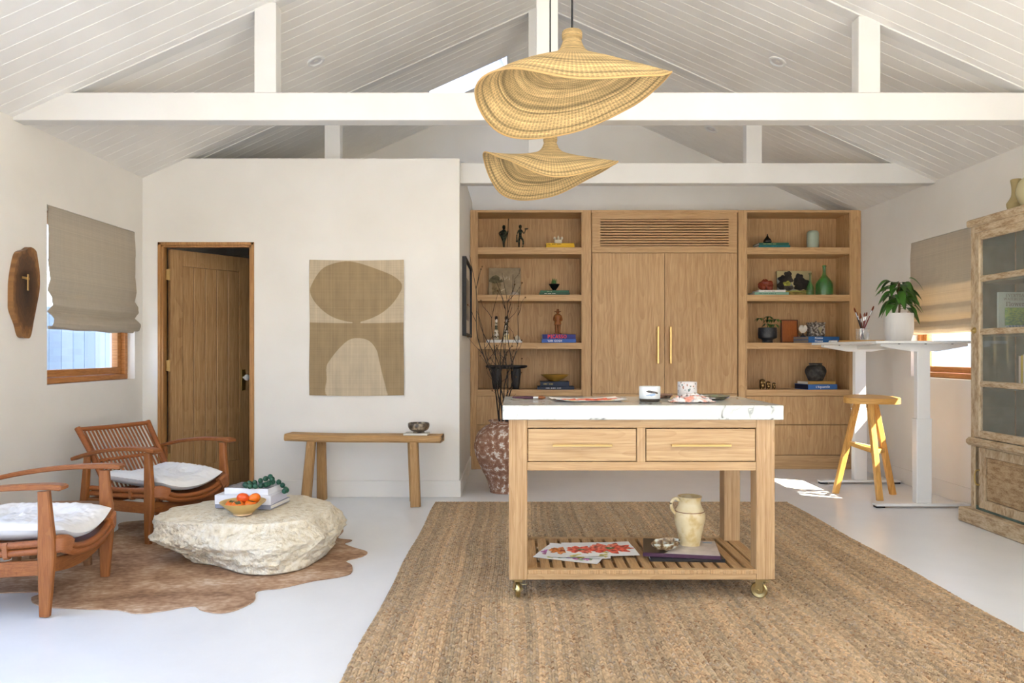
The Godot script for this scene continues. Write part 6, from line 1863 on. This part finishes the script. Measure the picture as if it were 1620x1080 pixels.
	# --- fourth shelf: three owls, jar on books
	for k in 3:
		var h: float = [0.105, 0.082, 0.068][k]
		var o := thing("brass_owl", ["tallest of three small brass owl figures", "middle-sized of three small brass owl figures", "smallest of three small brass owl figures"][k], "figurine", Vector3([2.515, 2.575, 2.634][k], R[3], -7.40), 0, "brass owls")
		part(o, "body", lathe(smooth_prof([Vector2(0, 0), Vector2(h * 0.20, 0.0), Vector2(h * 0.26, h * 0.3), Vector2(h * 0.27, h * 0.62), Vector2(h * 0.24, h * 0.9), Vector2(0, h)], 3), 18, 60), mat(rgb(88, 62, 26), 0.4, 0.7))
		for s in [-1.0, 1.0]:
			part(o, "eye", lathe([Vector2(0, h * 0.05), Vector2(h * 0.07, h * 0.03), Vector2(h * 0.1, 0)], 14), M.brass, Vector3(s * h * 0.115, h * 0.66, h * 0.235), Vector3(90, 0, 0))
			part(o, "foot", ball(h * 0.07, 10, 6), M.brass, Vector3(s * h * 0.12, h * 0.06, h * 0.18))
		part(o, "belly", lathe([Vector2(0, h * 0.04), Vector2(h * 0.1, h * 0.02), Vector2(h * 0.12, 0)], 14), M.brass, Vector3(0, h * 0.36, h * 0.245), Vector3(90, 0, 0))
	lying_book("thick blue book with a white script title, under the tan book", Vector3(3.075, R[3], -7.44), 12, 0.33, 0.052, 0.24, flat(58, 108, 174), "L'Aquarelle", flat(232, 234, 236), 0.022, "", flat(24, 26, 48))
	lying_book("tan clothbound book under the dark grey jar", Vector3(3.08, R[3] + 0.0522, -7.44), 8, 0.30, 0.03, 0.21, flat(190, 150, 76), "", null, 0)
	var dj := thing("dark_jar", "round charcoal clay jar on the tan book", "jar", Vector3(3.075, R[3] + 0.0826, -7.44))
	part(dj, "body", lathe(smooth_prof([Vector2(0, 0), Vector2(0.062, 0.0), Vector2(0.075, 0.02), Vector2(0.1, 0.08), Vector2(0.102, 0.11), Vector2(0.085, 0.145), Vector2(0.062, 0.16), Vector2(0.062, 0.172), Vector2(0.067, 0.18), Vector2(0.056, 0.18), Vector2(0.055, 0.155), Vector2(0, 0.12)], 3), 40, 50), M.darkclay)
	build_island_things()

func limb(t, called, pts, rad, m):
	part(t, called, tube(smooth_path(pts, 3), rad, 8), m)

func figure_spear(at):
	var t := thing("bronze_figurine", "green bronze figurine holding a tall spear", "figurine", at, 0, "bronze figurines")
	var m = M.bronze
	part(t, "body", lathe(smooth_prof([Vector2(0, 0.0), Vector2(0.02, 0.0), Vector2(0.011, 0.006), Vector2(0.012, 0.06), Vector2(0.02, 0.09), Vector2(0.034, 0.125), Vector2(0.036, 0.16), Vector2(0.024, 0.185), Vector2(0.009, 0.195), Vector2(0.0145, 0.21), Vector2(0.016, 0.225), Vector2(0.009, 0.24), Vector2(0, 0.241)], 3), 18, 60), m)
	limb(t, "arm", [Vector3(-0.022, 0.18, 0), Vector3(-0.046, 0.155, 0.008), Vector3(-0.024, 0.12, 0.02)], 0.007, m)
	limb(t, "arm", [Vector3(0.022, 0.18, 0), Vector3(0.036, 0.15, 0.01), Vector3(0.044, 0.18, 0.02)], 0.006, m)
	limb(t, "spear", [Vector3(0.034, 0.0, 0.02), Vector3(0.042, 0.15, 0.021), Vector3(0.049, 0.29, 0.02)], 0.0026, M.iron)
	part(t, "spear_tip", lathe([Vector2(0.0, 0.022), Vector2(0.007, 0.008), Vector2(0.0, 0.0)], 8), M.iron, Vector3(0.049, 0.285, 0.02))

func figure_bird(at):
	var t := thing("bronze_figurine", "green bronze standing figurine with a small bird on its raised hand", "figurine", at, 0, "bronze figurines")
	var m = M.bronze
	part(t, "body", lathe(smooth_prof([Vector2(0, 0.10), Vector2(0.017, 0.10), Vector2(0.019, 0.115), Vector2(0.014, 0.145), Vector2(0.021, 0.18), Vector2(0.018, 0.192), Vector2(0.007, 0.2), Vector2(0.014, 0.215), Vector2(0.016, 0.23), Vector2(0.01, 0.243), Vector2(0, 0.246)], 3), 18, 60), m)
	limb(t, "leg", [Vector3(-0.009, 0.11, 0), Vector3(-0.012, 0.055, 0.004), Vector3(-0.012, 0.002, 0)], [0.012, 0.011, 0.0105, 0.009, 0.008, 0.007, 0.008], m)
	limb(t, "leg", [Vector3(0.008, 0.115, 0), Vector3(0.03, 0.07, 0.016), Vector3(0.022, 0.002, 0.004)], [0.012, 0.011, 0.0105, 0.009, 0.008, 0.007, 0.008], m)
	limb(t, "arm", [Vector3(-0.018, 0.186, 0), Vector3(-0.034, 0.14, 0), Vector3(-0.034, 0.085, 0.006)], 0.006, m)
	part(t, "pouch", ball(0.012, 10, 6), m, Vector3(-0.034, 0.076, 0.006))
	limb(t, "arm", [Vector3(0.018, 0.186, 0), Vector3(0.038, 0.155, 0.01), Vector3(0.054, 0.19, 0.016)], 0.0055, m)
	part(t, "bird", tube([Vector3(0.042, 0.198, 0.016), Vector3(0.055, 0.199, 0.016), Vector3(0.07, 0.201, 0.016), Vector3(0.084, 0.206, 0.016)], [0.003, 0.009, 0.007, 0.001], 8), M.iron)

func figure_wood(at):
	var t := thing("carved_figure", "carved brown wooden figure in a wide hat on the dark blue book", "figurine", at)
	var m := tri_mat(rgb(160, 98, 44), T.straight, Vector3(8, 3, 8), 0.5, false)
	part(t, "plinth", box(0.075, 0.012, 0.05, 0.003), m, Vector3(0, 0.006, 0))
	for s in [-1.0, 1.0]:
		limb(t, "leg", [Vector3(s * 0.014, 0.012, 0), Vector3(s * 0.016, 0.06, 0), Vector3(s * 0.012, 0.12, 0)], [0.011, 0.012, 0.012, 0.014, 0.015, 0.016, 0.016], m)
		limb(t, "arm", [Vector3(s * 0.03, 0.195, 0), Vector3(s * 0.042, 0.15, 0.006), Vector3(s * 0.014, 0.138, 0.028)], 0.009, m)
	part(t, "coat", lathe(smooth_prof([Vector2(0, 0.1), Vector2(0.036, 0.1), Vector2(0.03, 0.135), Vector2(0.036, 0.185), Vector2(0.026, 0.206), Vector2(0.01, 0.212), Vector2(0, 0.212)], 3), 20, 60), m)
	part(t, "head", ball(0.0165, 14, 8), m, Vector3(0, 0.226, 0.002))
	part(t, "hat", lathe(smooth_prof([Vector2(0.034, 0.232), Vector2(0.033, 0.237), Vector2(0.015, 0.24), Vector2(0.013, 0.256), Vector2(0, 0.26)], 3), 20, 50), m)

func sheet(w, d, curl, sd) -> Mesh:
	# a sheet of paper lying on the xz plane, edges lifting a little
	var n := noise(3.0, 2, sd)
	var f = func(u, v, o): return Vector3((u - 0.5) * w, 0.001 + o + curl * pow(abs(u - 0.5) * 2.0, 3.0) * (0.5 + 0.5 * n.get_noise_2d(v * 0.4, sd)) + max(0.0, n.get_noise_2d(u, v)) * curl * 0.3, (v - 0.5) * d)
	var st := newst()
	add_surf(st, 14, 12, func(u, v): return f.call(u, v, 0.0006), false, true)
	add_surf(st, 14, 12, func(u, v): return f.call(u, v, 0.0), false, false)
	return st.commit()

func flower_print(sd, petals: Color, centre: Color, green: Color) -> Image:
	var img := Image.create(128, 96, false, Image.FORMAT_RGB8)
	img.fill(rgb(240, 238, 232))
	var gn := noise(0.09, 3, sd)
	rng.seed = sd
	for k in 6:
		paint(img, oval(rng.randf_range(12, 118), rng.randf_range(60, 92), rng.randf_range(6, 14), rng.randf_range(3, 6), rng.randf() * 3.0, 0.2, k), green.lerp(rgb(226, 206, 130), rng.randf() * 0.7), gn, 0.4)
	for f in [[84, 44, 40], [30, 50, 28]]:
		for k in 9:
			var a := TAU * k / 9.0 + rng.randf() * 0.4
			paint(img, oval(f[0] + cos(a) * f[2] * 0.62, f[1] + sin(a) * f[2] * 0.5, f[2] * 0.42, f[2] * 0.25, a, 0.15, k), petals.lerp(rgb(246, 180, 150), rng.randf() * 0.5), gn, 0.5)
		paint(img, oval(f[0], f[1], f[2] * 0.22, f[2] * 0.18, 0, 0.2, 2), centre, gn, 0.4)
	return img

func build_island_things():
	var top := 0.9345
	# painting sheet
	var p1 := flower_print(5, rgb(232, 92, 60), rgb(206, 70, 40), rgb(220, 206, 150))
	solo("watercolour_sheet", "curling sheet with red watercolour strokes lying on the marble top", "painting", sheet(0.36, 0.26, 0.016, 5), uv_mat(p1, 0.8), Vector3(0.37, top, -3.74), Vector3(0, 6, 0))
	var br := thing("paint_brush", "wide wooden brush with a purple handle lying on the marble top", "paint brush", Vector3(0.06, top + 0.009, -3.80), -8)
	part(br, "handle", tube([Vector3(-0.075, 0, 0), Vector3(0.0, 0, 0), Vector3(0.035, 0, 0)], [0.004, 0.008, 0.0065], 10), flat(78, 34, 54, 0.3))
	part(br, "ferrule", tube([Vector3(0.035, 0, 0), Vector3(0.062, 0, 0)], [0.0068, 0.0085], 10), mat(rgb(210, 210, 212), 0.25, 1.0))
	part(br, "bristles", tube([Vector3(0.062, 0, 0), Vector3(0.08, 0, 0), Vector3(0.10, 0, 0)], [0.0085, 0.010, 0.003], 10), flat(138, 82, 42, 0.9))
	# glazed pot with a dark stroke
	var gp := Image.create(128, 64, false, Image.FORMAT_RGB8)
	gp.fill(rgb(222, 224, 222))
	for y in 64:
		for x in 128:
			if y < 13:
				gp.set_pixel(x, y, rgb(74, 62, 50))
	paint(gp, smooth_poly([Vector2(42, 46), Vector2(36, 48), Vector2(26, 44), Vector2(18, 38), Vector2(20, 34), Vector2(34, 38), Vector2(42, 42)], 3), rgb(64, 56, 46))
	paint(gp, oval(32, 30, 9, 4, -0.3, 0.2, 1), rgb(150, 176, 206))
	var pot := thing("glazed_pot", "white glazed pot with a dark brush stroke on the marble top", "pot", Vector3(0.672, top, -3.63), 0)
	var pm := uv_mat(gp, 0.2, true)
	part(pot, "wall", lathe([Vector2(0.049, 0.0), Vector2(0.052, 0.004), Vector2(0.053, 0.073), Vector2(0.051, 0.076)], 40, 50), pm)
	part(pot, "inside", lathe([Vector2(0.051, 0.076), Vector2(0.047, 0.073), Vector2(0.046, 0.01), Vector2(0, 0.008)], 32, 50), flat(196, 198, 190, 0.3))
	part(pot, "foot", lathe([Vector2(0.0, 0.0), Vector2(0.049, 0.0)], 32), flat(92, 76, 58))
	var jr := Image.create(128, 64, false, Image.FORMAT_RGB8)
	jr.fill(rgb(212, 206, 202))
	rng.seed = 6
	for k in 46:
		var x := rng.randf() * 128
		var y := 30.0 + rng.randf() * 34
		paint(jr, oval(x, y, rng.randf_range(0.6, 1.8), rng.randf_range(1.0, 7.0), 0, 0.2, k), [rgb(60, 44, 40), rgb(150, 96, 70), rgb(96, 118, 108), rgb(190, 140, 120)][k % 4])
	var jar := thing("water_jar", "pale straight jar streaked with paint drips on the marble top", "jar", Vector3(0.885, top, -3.74), 40)
	part(jar, "wall", lathe([Vector2(0.047, 0.0), Vector2(0.049, 0.003), Vector2(0.049, 0.092), Vector2(0.047, 0.094)], 40, 50), uv_mat(jr, 0.35, true))
	part(jar, "inside", lathe([Vector2(0.047, 0.094), Vector2(0.043, 0.09), Vector2(0.042, 0.01), Vector2(0, 0.01)], 32, 50), flat(190, 184, 178))
	# crumpled tissue
	var n := noise(14.0, 3, 20)
	var tis := Image.create(64, 64, false, Image.FORMAT_RGB8)
	var bn := noise(0.05, 2, 9)
	for y in 64:
		for x in 64:
			tis.set_pixel(x, y, rgb(240, 232, 226).lerp(rgb(240, 150, 124), clampf(bn.get_noise_2d(x, y) * 2.2 + 0.05, 0, 0.8)))
	var ts := newst()
	var tf = func(u, v, o):
		var a := Vector2(u - 0.5, v - 0.5)
		var e: float = clampf(1.0 - a.length() * 2.0, 0, 1)
		return Vector3(a.x * 0.20 + 0.02 * n.get_noise_2d(u * 0.4, v * 0.4), 0.003 + o + 0.030 * sqrt(e) + 0.026 * abs(n.get_noise_2d(u * 0.35 + 3, v * 0.35)) * (0.4 + e), a.y * 0.11 + 0.02 * n.get_noise_2d(v * 0.4 + 8, u * 0.4))
	add_surf(ts, 28, 22, func(u, v): return tf.call(u, v, 0.001), false, true)
	add_surf(ts, 28, 22, func(u, v): return tf.call(u, v, 0.0))
	solo("paper_towel", "crumpled white paper towel stained orange on the marble top", "paper towel", ts.commit(), uv_mat(tis, 0.9), Vector3(0.862, top, -3.56), Vector3(0, 5, 0))
	# palettes
	var cols := [[rgb(206, 70, 40), rgb(120, 110, 96), rgb(70, 60, 50), rgb(230, 130, 90)], [rgb(110, 140, 96), rgb(150, 152, 190), rgb(90, 96, 70), rgb(200, 196, 190)]]
	for k in 2:
		var q := thing("paint_palette", ["small round palette plate smeared with red paint, between pot and jar", "wide palette plate smeared with green and lilac paint, beside the jar"][k], "palette", Vector3([0.79, 1.03][k], top, [-3.90, -3.82][k]), 20.0 * k, "paint palettes")
		var r: float = [0.055, 0.098][k]
		part(q, "plate", lathe([Vector2(0, 0), Vector2(r * 0.7, 0.0), Vector2(r, 0.018), Vector2(r * 0.97, 0.021), Vector2(r * 0.68, 0.007), Vector2(0, 0.006)], 32, 50), flat([150, 128][k], [116, 118][k], [92, 92][k], 0.3))
		rng.seed = 60 + k
		for j in 9:
			var a := TAU * j / 9.0
			var w := lathe(smooth_prof([Vector2(r * 0.22, 0), Vector2(r * 0.16, 0.007), Vector2(0, 0.009)], 2), 10, 60)
			part(q, "paint_blob", w, flat(cols[k][j % 4].r8, cols[k][j % 4].g8, cols[k][j % 4].b8, 0.3), Vector3(cos(a) * r * 0.72, 0.007, sin(a) * r * 0.72))
	# lower shelf
	var sh := 0.1615
	solo("watercolour_sheet", "sheet of small purple flower sketches, undermost on the slatted shelf", "painting", sheet(0.33, 0.24, 0.004, 8), uv_mat(flower_print(12, rgb(190, 120, 190), rgb(120, 90, 150), rgb(170, 190, 150)), 0.8), Vector3(0.285, sh, -3.66), Vector3(0, -22, 0))
	solo("watercolour_sheet", "sheet painted with orange and yellow blooms, between the other two sheets", "painting", sheet(0.32, 0.25, 0.004, 9), uv_mat(flower_print(14, rgb(206, 116, 40), rgb(150, 60, 30), rgb(200, 180, 60)), 0.8), Vector3(0.325, sh + 0.006, -3.70), Vector3(0, -8, 0))
	solo("watercolour_sheet", "sheet with a big coral red poppy, uppermost on the slatted shelf", "painting", sheet(0.36, 0.26, 0.004, 10), uv_mat(flower_print(16, rgb(232, 84, 58), rgb(110, 120, 70), rgb(176, 176, 96)), 0.8), Vector3(0.43, sh + 0.012, -3.715), Vector3(0, 4, 0))
	var mag := Image.create(160, 120, false, Image.FORMAT_RGB8)
	mag.fill(rgb(200, 192, 186))
	var mn := noise(0.03, 3, 66)
	for y in 120:
		for x in 160:
			var g: float = 1.0 + 0.10 * mn.get_noise_2d(x, y)
			mag.set_pixel(x, y, Color(clampf(0.80 * g, 0, 1), clampf(0.765 * g, 0, 1), clampf(0.74 * g, 0, 1)))
	paint(mag, [Vector2(0, 0), Vector2(26, 0), Vector2(40, 60), Vector2(70, 0), Vector2(98, 0), Vector2(44, 120), Vector2(0, 120)], rgb(40, 36, 36))
	paint(mag, [Vector2(132, 12), Vector2(152, 12), Vector2(152, 20), Vector2(132, 20)], rgb(126, 176, 214))
	paint(mag, [Vector2(44, 118), Vector2(50, 106), Vector2(52, 107), Vector2(46, 119)], rgb(190, 150, 70))
	var b1 := lying_book("black art book, lower of the two under the jug", Vector3(0.845, sh, -3.665), -3, 0.36, 0.016, 0.27, flat(34, 32, 32, 0.3), "", null, 0, "books under the jug")
	var b2 := lying_book("grey magazine-style book with black stripes directly under the jug", Vector3(0.835, sh + 0.0163, -3.68), -10, 0.37, 0.018, 0.28, flat(70, 40, 62, 0.3), "", null, 0, "books under the jug")
	part(b2, "cover_print", box(0.366, 0.276, 0.0008, 0.0), uv_mat(mag, 0.35), Vector3(0, 0.0186, 0), Vector3(-90, 0, 0))
	var jug := thing("ceramic_jug", "cream ceramic jug with one loop handle and a brown line", "jug", Vector3(0.893, sh + 0.0358, -3.72), 0)
	var jm := tri_mat(rgb(228, 212, 172), tex(ramp(grey(0.012, 5, 99, 256), [[0.1, rgb(226, 208, 170)], [0.5, rgb(250, 246, 236)], [0.9, rgb(255, 255, 255)]])), Vector3.ONE * 4.0, 0.3, false)
	part(jug, "body", lathe(smooth_prof([Vector2(0, 0.0), Vector2(0.048, 0.0), Vector2(0.052, 0.008), Vector2(0.06, 0.05), Vector2(0.074, 0.11), Vector2(0.079, 0.145), Vector2(0.074, 0.17), Vector2(0.061, 0.195), Vector2(0.055, 0.215), Vector2(0.058, 0.236), Vector2(0.062, 0.245), Vector2(0.058, 0.247), Vector2(0.05, 0.23), Vector2(0.05, 0.2), Vector2(0.065, 0.165), Vector2(0.06, 0.1), Vector2(0, 0.02)], 4), 44, 50), jm)
	part(jug, "painted_line", lathe([Vector2(0.0725, 0.1745), Vector2(0.0735, 0.1735), Vector2(0.0745, 0.1712)], 44, 60), flat(128, 74, 48))
	part(jug, "handle", tube(smooth_path([Vector3(-0.054, 0.226, 0.006), Vector3(-0.075, 0.237, 0.008), Vector3(-0.094, 0.222, 0.01), Vector3(-0.096, 0.195, 0.01), Vector3(-0.086, 0.172, 0.008), Vector3(-0.072, 0.158, 0.006)], 4), 0.0085, 10), jm)
	var ab := thing("abalone_shell", "mottled abalone shell bowl lying on the striped book", "shell", Vector3(0.745, sh + 0.0362, -3.60), 20)
	var an := noise(11.0, 4, 30)
	var am := tri_mat(Color.WHITE, tex(ramp(grey(0.03, 4, 93, 128), [[0.2, rgb(92, 68, 44)], [0.45, rgb(160, 132, 92)], [0.6, rgb(196, 188, 160)], [0.8, rgb(222, 226, 214)]])), Vector3.ONE * 6.0, 0.25, false)
	var sst := newst()
	var af = func(u, v, o):
		var a: float = u * TAU
		var r: float = sin(v * PI * 0.5)
		var w: float = 1.0 + 0.06 * sin(a * 9.0) * v + 0.1 * an.get_noise_2d(cos(a), sin(a)) * v
		return Vector3(cos(a) * r * w * (0.072 - o), (0.003 + o if v < 0.03 else 0.003 + o) + 0.042 * (1.0 - cos(v * PI * 0.5)) + 0.006 * v * cos(a), sin(a) * r * w * (0.056 - o))
	add_surf(sst, 44, 12, func(u, v): return af.call(u, v, 0.0), true)
	add_surf(sst, 44, 12, func(u, v): return af.call(u, v, 0.003), true, true)
	part(ab, "shell", sst.commit(), am)
